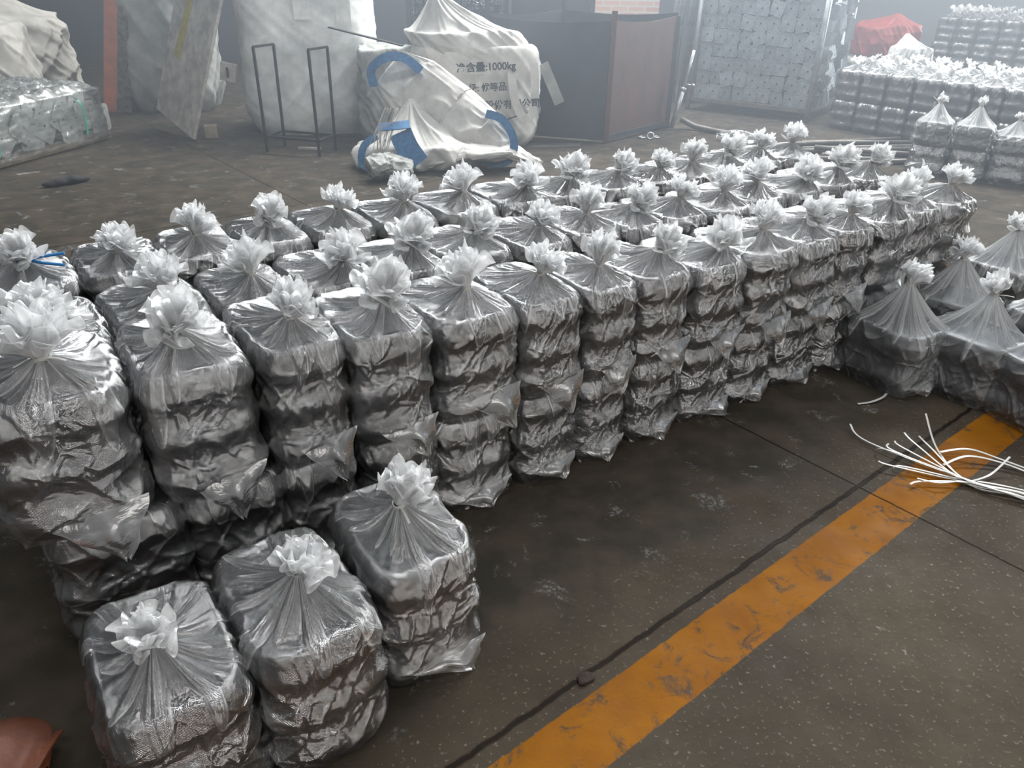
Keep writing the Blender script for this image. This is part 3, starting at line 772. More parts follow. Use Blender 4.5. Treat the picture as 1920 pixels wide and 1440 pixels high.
ribbon('lifting_loop', [(0.36, -0.52, 0.76), (0.40, -0.60, 0.50), (0.48, -0.62, 0.33), (0.56, -0.58, 0.34), (0.585, -0.53, 0.55), (0.57, -0.48, 0.78)], 0.075, M['sack'], t, nrm=Vector((0, -1, 0)), thick=0.006)

# folded empty sack thrown over the heap
t = empty('empty_bulk_bag', 'folded empty bulk bag with blue loops, draped diagonally over the heap', 'bulk bag', (-0.62, 7.05, 0))
link('folded_sack', sleeve_mesh('folded_sack', 21, [(-0.50, 0.18, 0.74), (-0.28, 0.08, 0.60), (0.02, -0.02, 0.38), (0.30, -0.16, 0.24), (0.50, -0.24, 0.14)],
     [0.40, 0.56, 0.62, 0.52, 0.36], [0.10, 0.22, 0.26, 0.22, 0.12], (0.75, 0.15, 0.66), M['sack'], wr=0.022), t)
ribbon('blue_loop', [(-0.62, 0.02, 0.62), (-0.63, 0.0, 0.76), (-0.50, -0.03, 0.86), (-0.34, -0.03, 0.86), (-0.20, -0.03, 0.76)], 0.075, M['blueweb'], t, nrm=Vector((0, -0.9, 0.4)), thick=0.006)
ribbon('blue_loop', [(0.36, -0.26, 0.46), (0.50, -0.30, 0.42), (0.60, -0.34, 0.26), (0.56, -0.36, 0.10), (0.40, -0.36, 0.08), (0.26, -0.34, 0.15)], 0.07, M['blueweb'], t, nrm=Vector((0, -0.9, 0.4)), thick=0.006)
ribbon('blue_patch', [(0.20, -0.33, 0.18), (0.14, -0.38, 0.06), (0.12, -0.42, 0.0)], 0.20, M['blueweb'], t, nrm=Vector((0, -0.9, 0.4)), thick=0.006)
t = empty('empty_bulk_bag', 'crumpled empty bulk bag with blue webbing at the foot of the heap', 'bulk bag', (-0.80, 6.92, 0))
link('crumpled_sack', bulk_mesh('crumpled_sack', 22, 1.02, 0.62, 0.20, M['sack'], e=2.2, belly=0.18, wr=0.07, apex=(-0.12, 0.1), apex_h=0.34), t)
ribbon('blue_loop', [(-0.36, -0.32, 0.30), (-0.47, -0.36, 0.22), (-0.49, -0.38, 0.08), (-0.38, -0.38, 0.03)], 0.06, M['blueweb'], t, nrm=Vector((0, -0.9, 0.4)), thick=0.006)
ribbon('blue_loop', [(-0.34, -0.33, 0.37), (-0.20, -0.36, 0.39), (-0.08, -0.34, 0.40)], 0.085, M['blueweb'], t, nrm=Vector((0, -0.6, 0.8)), thick=0.01)
ribbon('blue_patch', [(-0.16, -0.36, 0.34), (-0.10, -0.40, 0.22), (-0.01, -0.43, 0.10)], 0.19, M['blueweb'], t, nrm=Vector((0, -0.9, 0.4)), thick=0.006)
bm = bmesh.new()
for k in range(26):
    x = -0.34 + rf.uniform(-.07, .09); bm_tube(bm, [(x + 0.12, -0.28 + rf.uniform(-.03, .03), 0.52), (x + 0.04, -0.38, 0.34), (x + rf.uniform(-.08, .06), -0.42, rf.uniform(0.03, 0.2))], 0.0022, 4)
bm_link('loose_threads', bm, M['sack'], t)
o = link('empty_bulk_bag', sleeve_mesh('sack_tail', 23, [(-0.75, 6.80, 0.05), (-0.40, 6.78, 0.16), (-0.05, 6.80, 0.16), (0.22, 6.82, 0.03)], [0.40, 0.46, 0.34, 0.06], [0.06, 0.14, 0.10, 0.03], (0.1, 1, 0.05), M['sack'], wr=0.02))
tag(o, 'flattened sack tapering to a point on the floor, right of the blue-looped heap', 'bulk bag')
o['label'] = 'flattened sack tapering to a point on the floor below the blue loops'
o = link('empty_bulk_bag', sleeve_mesh('striped_sack', 24, [(-1.19, 6.28, 0.10), (-1.05, 6.36, 0.12), (-0.85, 6.40, 0.08)], [0.20, 0.24, 0.22], [0.14, 0.16, 0.08], (0.2, 1, 0.2), M['sack_grey'], wr=0.018, rows=60))
tag(o, 'small rolled grey sack end on the floor just behind the back row', 'bulk bag')

# ------------------------------------------------------------------ leaning board, blocks, frame, lever
def quad_slab(name, p, th, mat, parent=None):
    bm = bmesh.new(); P = [Vector(x) for x in p]; n = (P[1] - P[0]).cross(P[3] - P[0]).normalized() * th
    a = [bm.verts.new(x) for x in P]; b = [bm.verts.new(x + n) for x in P]
    bm.faces.new(a); bm.faces.new(b[::-1])
    for k in range(4): bm.faces.new((a[k], b[k], b[(k + 1) % 4], a[(k + 1) % 4]))
    return bm_link(name, bm, mat, parent)
t = empty('leaning_board', 'weathered whitish board leaning against the large white bulk bag', 'board', (-3.16, 7.78, 0))
BL = [(-0.58, 0.62, 0.18), (0, 0, 0.0), (0.50, 0.14, 1.42), (-0.10, 0.74, 1.55)]
quad_slab('board', BL, 0.03, M['board'], t)
def onboard(u, v, off=0.034):
    P = [Vector(x) for x in BL]; n = (P[1] - P[0]).cross(P[3] - P[0]).normalized()
    return (P[0] * (1 - u) + P[1] * u) * (1 - v) + (P[3] * (1 - u) + P[2] * u) * v + n * off
quad_slab('yellow_paper', [onboard(0.22, 0.42), onboard(0.38, 0.40), onboard(0.44, 0.86), onboard(0.33, 0.87)], 0.004, M['yellow'], t)
bm = bmesh.new(); bm_box(bm, (0.06, 0.10, 0.06), (0.12, 0.09, 0.12), Matrix.Rotation(0.3, 3, 'Z'), 0.004)
o = bm_link('wood_block', bm, M['wood'], None, loc=(-3.10, 7.80, 0)); tag(o, 'short raw wood block on the floor at the foot of the leaning board', 'block')
bm = bmesh.new(); bm_box(bm, (0, 0, 0), (0.15, 0.05, 0.17), Matrix.Rotation(0.2, 3, 'Y'), 0.004)
o = bm_link('pallet_block', bm, M['board'], None, loc=(-2.82, 8.02, 0.60)); tag(o, 'pale square block sticking out from behind the board', 'block')
bm = bmesh.new(); bm_box(bm, (0, 0, 0), (0.02, 0.01, 0.09), None, 0.0); bm_link('slot', bm, M['black'], o, loc=(0.0, -0.03, 0))

t = empty('rod_stand', 'thin black welded rod frame standing before the large white bulk bag', 'frame', (-2.0, 7.35, 0))
bx, by, H = 0.27, 0.14, 0.90
for sx in (-1, 1):
    bm = bmesh.new()
    bar(bm, (sx * bx - 0.015, -by, 0), (sx * bx - 0.02 * 1, -by, H), 0.02); bar(bm, (sx * bx, by, 0.0), (sx * bx + 0.01, by, H), 0.02)
    bar(bm, (sx * bx - 0.02, -by, H), (sx * bx + 0.01, by, H), 0.02)
    bm_link('upright_hoop', bm, M['black'], t)
bm = bmesh.new()
for sy in (-1, 1): bar(bm, (-bx, sy * by, 0.14), (bx, sy * by, 0.14), 0.02)
for sx in (-1, 1): bar(bm, (sx * bx, -by, 0.14), (sx * bx, by, 0.14), 0.02)
bm_link('lower_ring', bm, M['black'], t); t.rotation_euler[2] = -0.28
bm = bmesh.new(); bar(bm, (-1.75, 7.80, 1.03), (-1.05, 7.62, 0.90), 0.05, 0.012)
o = bm_link('steel_bar', bm, M['black']); tag(o, 'flat dark steel bar jutting from behind the heap towards the white bag', 'bar')
bm = bmesh.new(); bm_box(bm, (-1.95, 7.42, 0.012), (0.22, 0.03, 0.02), Matrix.Rotation(-0.12, 3, 'Z'))
o = bm_link('wood_strip', bm, M['board']); tag(o, 'short pale strip lying on the floor under the thin black frame', 'strip')

# rag on the floor
NZ = Noise(5); V = []
for i in range(24):
    for j in range(14):
        u, v = i / 23, j / 13 * 2 * math.pi
        r = 0.05 * math.sin(math.pi * min(max(u, 0.02), 0.98)) ** 0.4 * (0.7 + 0.6 * float(NZ(v / 6.283, u * 6, 7)))
        V.append((0.34 * u - 0.17, r * math.cos(v), max(0.002, 0.022 + r * 0.75 * math.sin(v))))
o = link('crumpled_rag', mesh_np('crumpled_rag', V, grid_faces(24, 14), mats=[M['rag']]), loc=(-3.53, 6.03, 0), rot=(0, 0, 0.75))
tag(o, 'dark crumpled rag lying on the open floor before the wrapped pallet', 'rag')

# leather glove, bottom corner
NZ = Noise(9)
t = empty('leather_scrap', 'crumpled orange-brown leather piece on the floor at the bottom corner', 'leather piece', (-1.10, 1.02, 0), 0.1, None, (1.35, 1.5, 1.5))
V = []
for i in range(30):
    for j in range(40):
        u, v = i / 29, j / 39 * 2 * math.pi
        wd_ = 0.085 * (0.75 + 0.45 * math.sin(math.pi * u)) * (1 - 0.75 * max(0, (u - 0.85) / 0.15) ** 2)
        x = 0.17 * u - 0.09; cz = 0.03 + 0.016 * ridge(NZ(v / 6.283, u * 5, 8), 2)
        V.append((x, wd_ * math.cos(v) * (1 + 0.12 * float(NZ(v / 6.283, u * 4, 6))), max(0.002, 0.03 + cz * 0.95 * math.sin(v) * max(0.2, math.sin(math.pi * min(0.9, u + 0.15))))))
link('folded_body', mesh_np('folded_body', V, grid_faces(30, 40), mats=[M['leather']]), t)
ribbon('cuff_seam', [(0.066, -0.075, 0.03), (0.074, -0.03, 0.052), (0.076, 0.03, 0.050), (0.068, 0.08, 0.026)], 0.012, M['leather'], t, 0.004)

# ------------------------------------------------------------------ wrapped pallet of base plates
def plate_mesh(name, s, th, holes, mat, corner=0.14):
    bm = bmesh.new(); c = s * corner; h = s / 2
    out = []
    for sx, sy in ((1, 1), (-1, 1), (-1, -1), (1, -1)):
        for k in range(4):
            a0 = {(1, 1): 0, (-1, 1): 1, (-1, -1): 2, (1, -1): 3}[(sx, sy)] * math.pi / 2
            a = a0 + k / 3 * math.pi / 2
            out.append(((h - c) * sx + c * math.cos(a), (h - c) * sy + c * math.sin(a)))
    loops = [out]
    for (hx, hy, hr) in holes: loops.append([(hx + hr * math.cos(-q * math.pi / 5), hy + hr * math.sin(-q * math.pi / 5)) for q in range(10)])
    es = []
    for lp in loops:
        vs = [bm.verts.new((x, 0, y)) for x, y in lp]
        for a, b in zip(vs, vs[1:] + vs[:1]): es.append(bm.edges.new((a, b)))
    bmesh.ops.triangle_fill(bm, use_beauty=True, use_dissolve=False, edges=es)
    r = bmesh.ops.extrude_face_region(bm, geom=list(bm.faces))
    for v in [g for g in r['geom'] if isinstance(g, bmesh.types.BMVert)]: v.co.y += th
    bmesh.ops.recalc_face_normals(bm, faces=bm.faces)
    me = bpy.data.meshes.new(name); bm.to_mesh(me); bm.free(); me.materials.append(mat); return me
PL = plate_mesh('base_plate', 0.158, 0.006, [(0, 0, 0.012), (.052, .052, .006), (-.052, .052, .006), (.052, -.052, .006), (-.052, -.052, .006)], M['plate'])
PLW = plate_mesh('large_base_plate', 0.25, 0.006, [(0, 0, 0.012), (.08, .08, .009), (-.08, .08, .009), (.08, -.08, .009), (-.08, -.08, .009)], M['plate_light'])

pd = Vector((0.25, 0.97, 0)).normalized(); pn = Vector((0.97, -0.25, 0))     # face direction and outward normal
p0 = Vector((-4.42, 5.95, 0))
PR = math.atan2(pd.y, pd.x)
t = empty('wrapped_pallet', 'low pallet load wrapped in crinkled stretch film by the photo edge', 'pallet', p0, PR)
bm = bmesh.new(); bm_box(bm, (0.97, 0.65, 0.05), (1.85, 1.2, 0.022)); 
for y in (0.1, 0.65, 1.2): bm_box(bm, (0.97, y, 0.02), (1.85, 0.09, 0.038))
bm_link('pallet', bm, M['wood'], t)
bm = bmesh.new()
for k in range(9):
    for q in range(6): bm_box(bm, (0.12 + 0.205 * k, 0.68, 0.085 + 0.054 * q), (0.19, 1.06, 0.046), Matrix.Rotation(rf.uniform(-.02, .02), 3, 'Z'))
bm_link('stacked_plates', bm, M['plate_dark'], t)
NZ = Noise(41); V = []; G = []; ncol = 260; nrow = 90
wx, wy, hh = 1.98, 1.30, 0.47
opx, opy, onx, ony, oq, oL = outline(wx, wy, ncol, 7)
aa = oq / oL
for i in range(46):
    tt_ = i / 45; z = 0.045 + (hh - 0.045) * tt_
    ds = 0.010 * ridge(NZ(aa + 0.05 * tt_, np.full(ncol, tt_ * 6), 40), 3) + 0.006 * ridge(NZ(aa, np.full(ncol, tt_ * 14), 90), 2) + 0.03 * (1 - tt_) ** 3 * NZ(aa, np.zeros(ncol), 12)
    V.append(np.stack([opx + onx * ds + 0.97, opy + ony * ds + 0.65, np.full(ncol, z)], -1)); G.append(0.02 + 0.25 * ridge(NZ(aa, np.full(ncol, tt_ * 9), 60), 6))
for i in range(1, 26):
    f = 1 - i / 26
    bump = 0.035 * NZ(aa * 1.0, np.full(ncol, i * 0.4), 26) + 0.05 * ridge(NZ(aa, np.full(ncol, i * 0.9), 60), 3) + 0.07 * (1 - f)
    V.append(np.stack([opx * f + 0.97, opy * f + 0.65, hh + bump * min(1, i / 3)], -1)); G.append(0.25 + 0.6 * ridge(NZ(aa, np.full(ncol, i * 0.8), 80), 3))
V = np.array(V)
link('stretch_film', mesh_np('stretch_film', V.reshape(-1, 3), grid_faces(len(V), ncol), attrs={'gather': np.array(G).ravel()}, mats=[M['wrap']]), t)
for x in (0.52, 1.52):
    ribbon('packing_strap', [(x, -0.02, 0.10), (x + 0.02, -0.022, 0.25), (x - 0.01, -0.02, 0.40), (x, 0.1, 0.45)], 0.022, M['green'], t, thick=0.002, nrm=Vector((0, -1, 0)))
k = 0
WP = [(0.22, 0.22, 0.78), (0.47, 0.26, 0.1), (0.66, 0.22, 0.80), (0.90, 0.27, 0.70), (0.98, 0.19, 0.1), (1.14, 0.24, 0.60), (1.36, 0.27, 0.66), (1.42, 0.18, 0.05), (1.66, 0.25, 0.0), (1.82, 0.20, 0.02), (0.36, 0.17, 0.5), (0.30, 0.36, 0.4), (0.58, 0.38, 0.15), (0.84, 0.37, 0.5), (1.08, 0.39, 0.2), (1.30, 0.38, 0.6), (1.58, 0.38, 0.1)]
for i, (x, z, an) in enumerate(WP):
    e = bpy.data.objects.new('base_plate', PLW); COL.objects.link(e)
    lp = Vector((x, 0.075 - 0.0085 * (i % 4) + (0.022 if i > 10 else 0), z))
    e.matrix_world = Matrix.Translation(p0) @ Matrix.Rotation(PR, 4, 'Z') @ Matrix.Translation(lp) @ Matrix.Rotation(an, 4, 'Y')
    tag(e, f'square perforated plate behind stretch film, {ORD[i]} along the side of the wrapped pallet', 'metal plate', 'plates inside the wrapped pallet')

# ------------------------------------------------------------------ oxide-red steel bin
CF = [Vector((-0.30, 8.32, 0)), Vector((0.90, 7.97, 0)), Vector((1.66, 8.85, 0)), Vector((0.48, 9.15, 0))]   # FL FR BR BL
t = empty('steel_bin', 'tall open-topped steel bin, dark front and oxide-red side panel', 'bin', CF[1])
o_ = CF[1]
def panel(name, a, b, z0, z1, mat, th=0.012):
    a, b = a - o_, b - o_; bm = bmesh.new(); n = 26
    d = (b - a); nn = Vector((-d.y, d.x, 0)).normalized()
    rows = []
    for i in range(n + 1):
        s = i / n; sagz = -0.035 * math.sin(math.pi * s)
        p = a + d * s
        rows.append([bm.verts.new(p + nn * k * th + Vector((0, 0, z))) for k, z in ((0, z0), (0, z1 + sagz), (1, z1 + sagz), (1, z0))])
    for A, B in zip(rows, rows[1:]):
        for k in range(4): bm.faces.new((A[k], A[(k + 1) % 4], B[(k + 1) % 4], B[k]))
    bm.faces.new(rows[0]); bm.faces.new(rows[-1][::-1])
    return bm_link(name, bm, mat, t)
panel('front_panel', CF[0], CF[1], 0.05, 1.12, M['darkpaint'])
panel('side_panel', CF[1], CF[2], 0.05, 1.12, M['rust'])['label'] = 'oxide-red side panel'
panel('back_panel', CF[2], CF[3], 0.05, 1.15, M['darkpaint'])
panel('side_panel', CF[3], CF[0], 0.05, 1.15, M['darkpaint'])
for c, hh in ((0, 1.35), (1, 1.20), (2, 1.12), (3, 1.40)):
    bm = bmesh.new(); p = CF[c] - o_; bm_box(bm, p + Vector((0, 0, hh / 2)), (0.05, 0.05, hh), None, 0.003); bm_link('corner_post', bm, M['darkpaint'] if c != 1 else M['rust'], t)
bm = bmesh.new()
for a, b in ((0, 1), (1, 2), (2, 3), (3, 0)): bar(bm, CF[a] - o_ + Vector((0, 0, 0.05)), CF[b] - o_ + Vector((0, 0, 0.05)), 0.05)
bm_link('base_rail', bm, M['darkpaint'], t)
bm = bmesh.new(); bm_box(bm, (-0.70, -0.03, 0.56), (0.10, 0.006, 0.40), Matrix.Rotation(-0.45, 3, 'Y'))
o = bm_link('flat_strip', bm, M['sack_grey'], None, loc=(0.90, 7.93, 0)); o.location.x += 0.13
tag(o, 'grey flat strip slanting against the dark front of the steel bin', 'strip')
# sheets and curved strip on the floor by the bin
quad_slab('scrap_sheet', [(-0.0, 7.62, 0.002), (0.62, 7.75, 0.002), (0.66, 7.90, 0.002), (0.05, 7.86, 0.002)], 0.006, M['pipe'])
tag(bpy.data.objects['scrap_sheet'], 'thin grey scrap sheet on the floor in front of the steel bin', 'sheet')

# jack-base rod leaning at the bin corner
t = empty('jack_rod', 'galvanised adjustable rod with handle leaning at the red bin corner', 'rod', (1.72, 8.72, 0))
bm = bmesh.new(); bm_tube(bm, [(-0.03, 0, 0.02), (0.06, 0.03, 0.42)], 0.024, 12); bm_tube(bm, [(0.055, 0.03, 0.40), (0.13, 0.05, 0.80)], 0.017, 12); bm_link('rod', bm, M['steel'], t, True)
bm = bmesh.new(); bm_tube(bm, [(0.052, 0.03, 0.395), (0.062, 0.033, 0.435)], 0.034, 12); bm_link('collar', bm, M['steel'], t, True)
bm = bmesh.new(); bm_tube(bm, [(0.07, 0.02, 0.47), (0.135, 0.0, 0.46)], 0.008, 8); bmesh.ops.create_icosphere(bm, subdivisions=2, radius=0.020, matrix=Matrix.Translation((0.15, -0.004, 0.46))); bm_link('handle', bm, M['steel'], t, True)
bm = bmesh.new(); bm_tube(bm, [(1.80, 8.80, 0.10), (1.95, 8.72, 0.04), (2.15, 8.50, 0.03), (2.38, 8.30, 0.03)], 0.03, 12)
tag(bm_link('bent_pipe', bm, M['pipe'], None, True), 'bent grey pipe on the floor between the bin and the plate rack', 'pipe')
bm = bmesh.new()
for k in range(3): bmesh.ops.create_cone(bm, cap_ends=False, segments=14, radius1=0.035, radius2=0.035, depth=0.03, matrix=Matrix.Translation((1.30 + 0.10 * k, 8.05 + 0.12 * k, 0.035)) @ Matrix.Rotation(1.2 + 0.3 * k, 4, 'X'))
bm.free()
RING = bmesh.new()
mt_ = Matrix.Identity(4)
for k in range(16):
    pass
RING.free()
def torus_mesh(name, R_, r_, mat):
    V = [((R_ + r_ * math.cos(b)) * math.cos(a), (R_ + r_ * math.cos(b)) * math.sin(a), r_ * math.sin(b)) for a in np.linspace(0, 6.2832, 24, endpoint=False) for b in np.linspace(0, 6.2832, 8, endpoint=False)]
    F_ = [(i * 8 + j, ((i + 1) % 24) * 8 + j, ((i + 1) % 24) * 8 + (j + 1) % 8, i * 8 + (j + 1) % 8) for i in range(24) for j in range(8)]
    return mesh_np(name, V, F_, mats=[mat])
TM = torus_mesh('iron_ring', 0.032, 0.009, M['steel'])
for k, (x, y) in enumerate(((1.38, 8.18), (1.45, 8.24), (1.30, 8.22))):
    o = link('iron_ring', TM, loc=(x, y, 0.012 if k else 0.036), rot=(0.0 if k else 1.2, 0, 0.5 * k))
    tag(o, ('upright small iron ring among scrap under the red bin panel', 'small iron ring lying flat, beside the upright ring, towards the rack', 'small iron ring lying flat, beside the upright ring, towards the heap')[k], 'ring', 'iron rings by the bin')
# crushed clear film bundle
NZ = Noise(15); V = []; G = []
for i in range(40):
    for j in range(60):
        u, v = i / 39, j / 60
        r = 0.065 * math.sin(math.pi * min(0.97, max(0.03, u))) ** 0.5 * (0.55 + 0.9 * ridge(float(NZ(v, u * 5, 12)), 1))
        V.append((0.42 * u - 0.2, r * math.cos(v * 6.283), max(0.003, 0.05 + r * 0.8 * math.sin(v * 6.283)))); G.append(0.05 + 0.3 * ridge(float(NZ(v, u * 9, 24)), 3))
o = link('crushed_film', mesh_np('crushed_film', V, grid_faces(40, 60), attrs={'gather': G}, mats=[M['wrap']]), loc=(2.25, 8.12, 0), rot=(0, 0, -0.35))
tag(o, 'crushed bundle of clear film on the floor before the plate rack', 'plastic film')

# upright galvanised tubes
for k in range(8):
    x = 1.93 + 0.055 * k; y = 10.55 + 0.06 * (k % 3)
    bm = bmesh.new(); bm_tube(bm, [(0, 0, 0), (0.03 + 0.012 * k, 0.05, 2.4)], 0.024, 10)
    o = bm_link('steel_tube', bm, M['steel'], None, True, loc=(x, y, 0))
    tag(o, f'upright galvanised tube left of the plate rack, {ORD[k]} counted from the bin', 'tube', 'upright tubes beside the rack')

# ------------------------------------------------------------------ rack full of perforated base plates
A_ = Vector((2.16, 10.08, 0)); B_ = Vector((3.34, 9.26, 0)); d_ = (B_ - A_).normalized(); LNR = (B_ - A_).length
nb = Vector((-d_.y, d_.x, 0))                      # away from the camera
RZ = math.atan2(d_.y, d_.x)
t = empty('plate_rack', 'galvanised tube rack packed with square perforated plates', 'rack', A_, RZ)
for (x, y) in ((0, 0), (LNR, 0), (0, 1.15), (LNR, 1.15)):
    bm = bmesh.new(); bm_tube(bm, [(x + (-0.04 if x == 0 else 0), y, 0), (x, y, 1.75)], 0.028 if x == 0 else 0.034, 14); bm_link('post', bm, M['steel'], t, True)
bm = bmesh.new()
for y in (0.0, 1.15): bar(bm, (0, y, 0.13), (LNR, y, 0.13), 0.045)
for x in (0, LNR): bar(bm, (x, 0, 0.13), (x, 1.15, 0.13), 0.045)
for x in np.linspace(0.2, LNR - 0.2, 4): bar(bm, (x, 0, 0.14), (x, 1.15, 0.14), 0.03)
bm_link('bottom_rails', bm, M['pipe'], t)
bm = bmesh.new()
for y in (0.0, 1.15): bar(bm, (0, y, 1.72), (LNR, y, 1.72), 0.035)
bm_link('top_rails', bm, M['steel'], t)
def world_rack(lp): return Matrix.Translation(A_) @ Matrix.Rotation(RZ, 4, 'Z') @ Matrix.Translation(lp)
rf = random.Random(8)
ncx = 9
for r in range(9):
    for c in range(ncx):
        e = bpy.data.objects.new('base_plate', PL); COL.objects.link(e)
        spin = rf.uniform(-0.04, 0.04) if rf.random() < 0.72 else rf.uniform(-0.6, 0.6)
        lp = Vector((0.10 + (LNR - 0.20) * c / (ncx - 1) + rf.uniform(-.008, .008), 0.022 + 0.008 * ((r * 2 + c) % 4) + rf.uniform(0, .003), 0.235 + 0.156 * r + rf.uniform(-.008, .008)))
        e.matrix_world = world_rack(lp) @ Matrix.Rotation(rf.uniform(-.12, .07), 4, 'X') @ Matrix.Rotation(rf.uniform(-.10, .10), 4, 'Z') @ Matrix.Rotation(spin, 4, 'Y')
        tag(e, f'perforated plate on the rack face, {ORD[c]} column from the tubes, {ORD[r]} row up', 'metal plate', 'plates on the face of the rack')
for r in range(9):
    for c in range(9):
        e = bpy.data.objects.new('base_plate', PL); COL.objects.link(e)
        lp = Vector((LNR + 0.005 - 0.007 * ((r + c) % 3), 0.09 + 0.122 * c, 0.235 + 0.156 * r + rf.uniform(-.03, .03)))
        e.matrix_world = world_rack(lp) @ Matrix.Rotation(math.pi / 2 + rf.uniform(-.95, -.15), 4, 'Z') @ Matrix.Rotation(rf.uniform(-.5, .5), 4, 'Y') @ Matrix.Rotation(rf.uniform(-.25, .25), 4, 'X')
        tag(e, f'bright plate on the rack side, {ORD[c]} from the near post, {ORD[r]} row up', 'metal plate', 'plates on the side of the rack')
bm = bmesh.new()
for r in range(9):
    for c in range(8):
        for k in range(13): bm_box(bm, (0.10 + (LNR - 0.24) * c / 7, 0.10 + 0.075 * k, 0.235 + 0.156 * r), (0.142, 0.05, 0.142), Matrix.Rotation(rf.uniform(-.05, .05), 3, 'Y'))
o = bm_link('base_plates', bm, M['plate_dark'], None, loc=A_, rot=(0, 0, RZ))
tag(o, 'dark inner mass of perforated plates behind the face of the rack', 'metal plates', kind='stuff')

# red sheet and pale film behind the rack
NZ = Noise(33)
t = link('folded_sheet', bulk_mesh('red_sheet', 34, 0.75, 0.5, 0.42, M['redbag'], e=2.4, belly=0.08, wr=0.05, apex=(0.1, 0), apex_h=0.12), loc=(4.95, 11.35, 0.52))
tag(t, 'faded red folded sheet on a low support behind the plate rack', 'sheet')
t = link('low_crate', bulk_mesh('low_crate', 35, 0.95, 0.6, 0.52, M['sack_grey'], e=6, belly=0.02, wr=0.02), loc=(4.95, 11.35, 0))
tag(t, 'grey covered load under the faded red sheet behind the rack', 'covered load')
t = link('loose_film', bulk_mesh('white_film', 36, 0.42, 0.25, 0.20, M['sack_white'], e=2.1, belly=0.1, wr=0.04, apex=(-0.1, 0), apex_h=0.16), loc=(5.05, 10.75, 0.50))
tag(t, 'scrap of white film over the covered load, below the red sheet', 'plastic film')
t = link('low_crate', bulk_mesh('low_crate_b', 37, 0.60, 0.45, 0.50, M['sack_grey'], e=6, belly=0.02, wr=0.02), loc=(5.05, 10.75, 0))
tag(t, 'low grey load carrying the scrap of white film', 'covered load')

# ------------------------------------------------------------------ dark crates with bright small parts, top centre
rf = random.Random(21)
t = empty('wire_crate', 'dark wire-sided crate of small bright parts behind the heap of bulk bags', 'crate', (-1.25, 9.7, 0))
bm = bmesh.new()
for x in (0, 0.55, 1.1):
    for y in (0, 0.8): bar(bm, (x, y, 0), (x, y, 1.5), 0.05)
for z in (0.1, 0.55, 1.0, 1.35):
    for y in (0, 0.8): bar(bm, (0, y, z), (1.1, y, z), 0.04)
    for x in (0, 1.1): bar(bm, (x, 0, z), (x, 0.8, z), 0.04)
bm_link('crate_frame', bm, M['darkpaint'], t)
bm = bmesh.new()
for k in range(26): bar(bm, (0.042 * k, 0.0, 0.1), (0.042 * k, 0.0, 1.4), 0.006)
for k in range(28): bar(bm, (0, 0.0, 0.12 + 0.046 * k), (1.1, 0.0, 0.12 + 0.046 * k), 0.006)
bm_link('wire_mesh', bm, M['black'], t)
bm = bmesh.new(); bm_box(bm, (0.55, 0.45, 0.7), (1.0, 0.6, 1.1)); bm_link('packed_load', bm, M['darkpaint'], t)
CL = plate_mesh('coupler_flake', 0.05, 0.012, [(0, 0, 0.012)], M['plate'])
bm = bmesh.new(); me0 = CL
for k in range(230):
    b2 = bmesh.new(); b2.from_mesh(me0)
    Mx = Matrix.Translation((rf.uniform(0.03, 1.07), rf.uniform(0.06, 0.16), rf.uniform(0.75, 1.42))) @ Euler((rf.uniform(-1, 1), rf.uniform(-3, 3), rf.uniform(-1, 1))).to_matrix().to_4x4()
    b2.transform(Mx); tmp = bpy.data.meshes.new('x'); b2.to_mesh(tmp); b2.free(); bm.from_mesh(tmp); bpy.data.meshes.remove(tmp)
o = bm_link('small_couplers', bm, M['plate'], t); o['kind'] = 'stuff'; o['label'] = 'jumble of bright galvanised couplers in the crate'
t = empty('steel_crate', 'dark flat-sided steel crate beside the wire crate, behind the bin', 'crate', (-0.05, 9.9, 0))
bm = bmesh.new(); bm_box(bm, (0.45, 0.4, 0.66), (0.9, 0.8, 1.2)); bm_link('side_panels', bm, M['darkpaint'], t)
bm = bmesh.new()
for x in (0, 0.9):
    for y in (-0.02, 0.82): bar(bm, (x, y, 0), (x, y, 1.42), 0.06)
bm_link('corner_posts', bm, M['darkpaint'], t)

# ------------------------------------------------------------------ pipes on the floor
PP = [((2.75, 7.62), (4.25, 7.85)), ((2.80, 7.72), (4.30, 7.98)), ((2.9, 7.45), (4.1, 7.60)), ((2.65, 7.90), (4.0, 8.30)), ((2.9, 8.05), (4.2, 8.12)), ((2.6, 7.30), (3.9, 7.32)), ((3.1, 7.15), (4.4, 7.42)), ((2.85, 7.55), (4.0, 7.20))]
for k, (a, b) in enumerate(PP):
    z = 0.026 if k < 7 else 0.078
    bm = bmesh.new(); c = Vector(((a[0] + b[0]) / 2, (a[1] + b[1]) / 2, z))
    bm_tube(bm, [Vector((*a, z)) - c, Vector((*b, z)) - c], 0.024, 12)
    o = bm_link('scaffold_pipe', bm, M['pipe'], None, True, loc=c)
    tag(o, f'dull pipe on the floor between block and far sacks, {ORD[k]} in order of depth' if k < 7 else 'dull pipe lying crosswise on top of the other floor pipes', 'pipe', 'pipes lying on the floor')

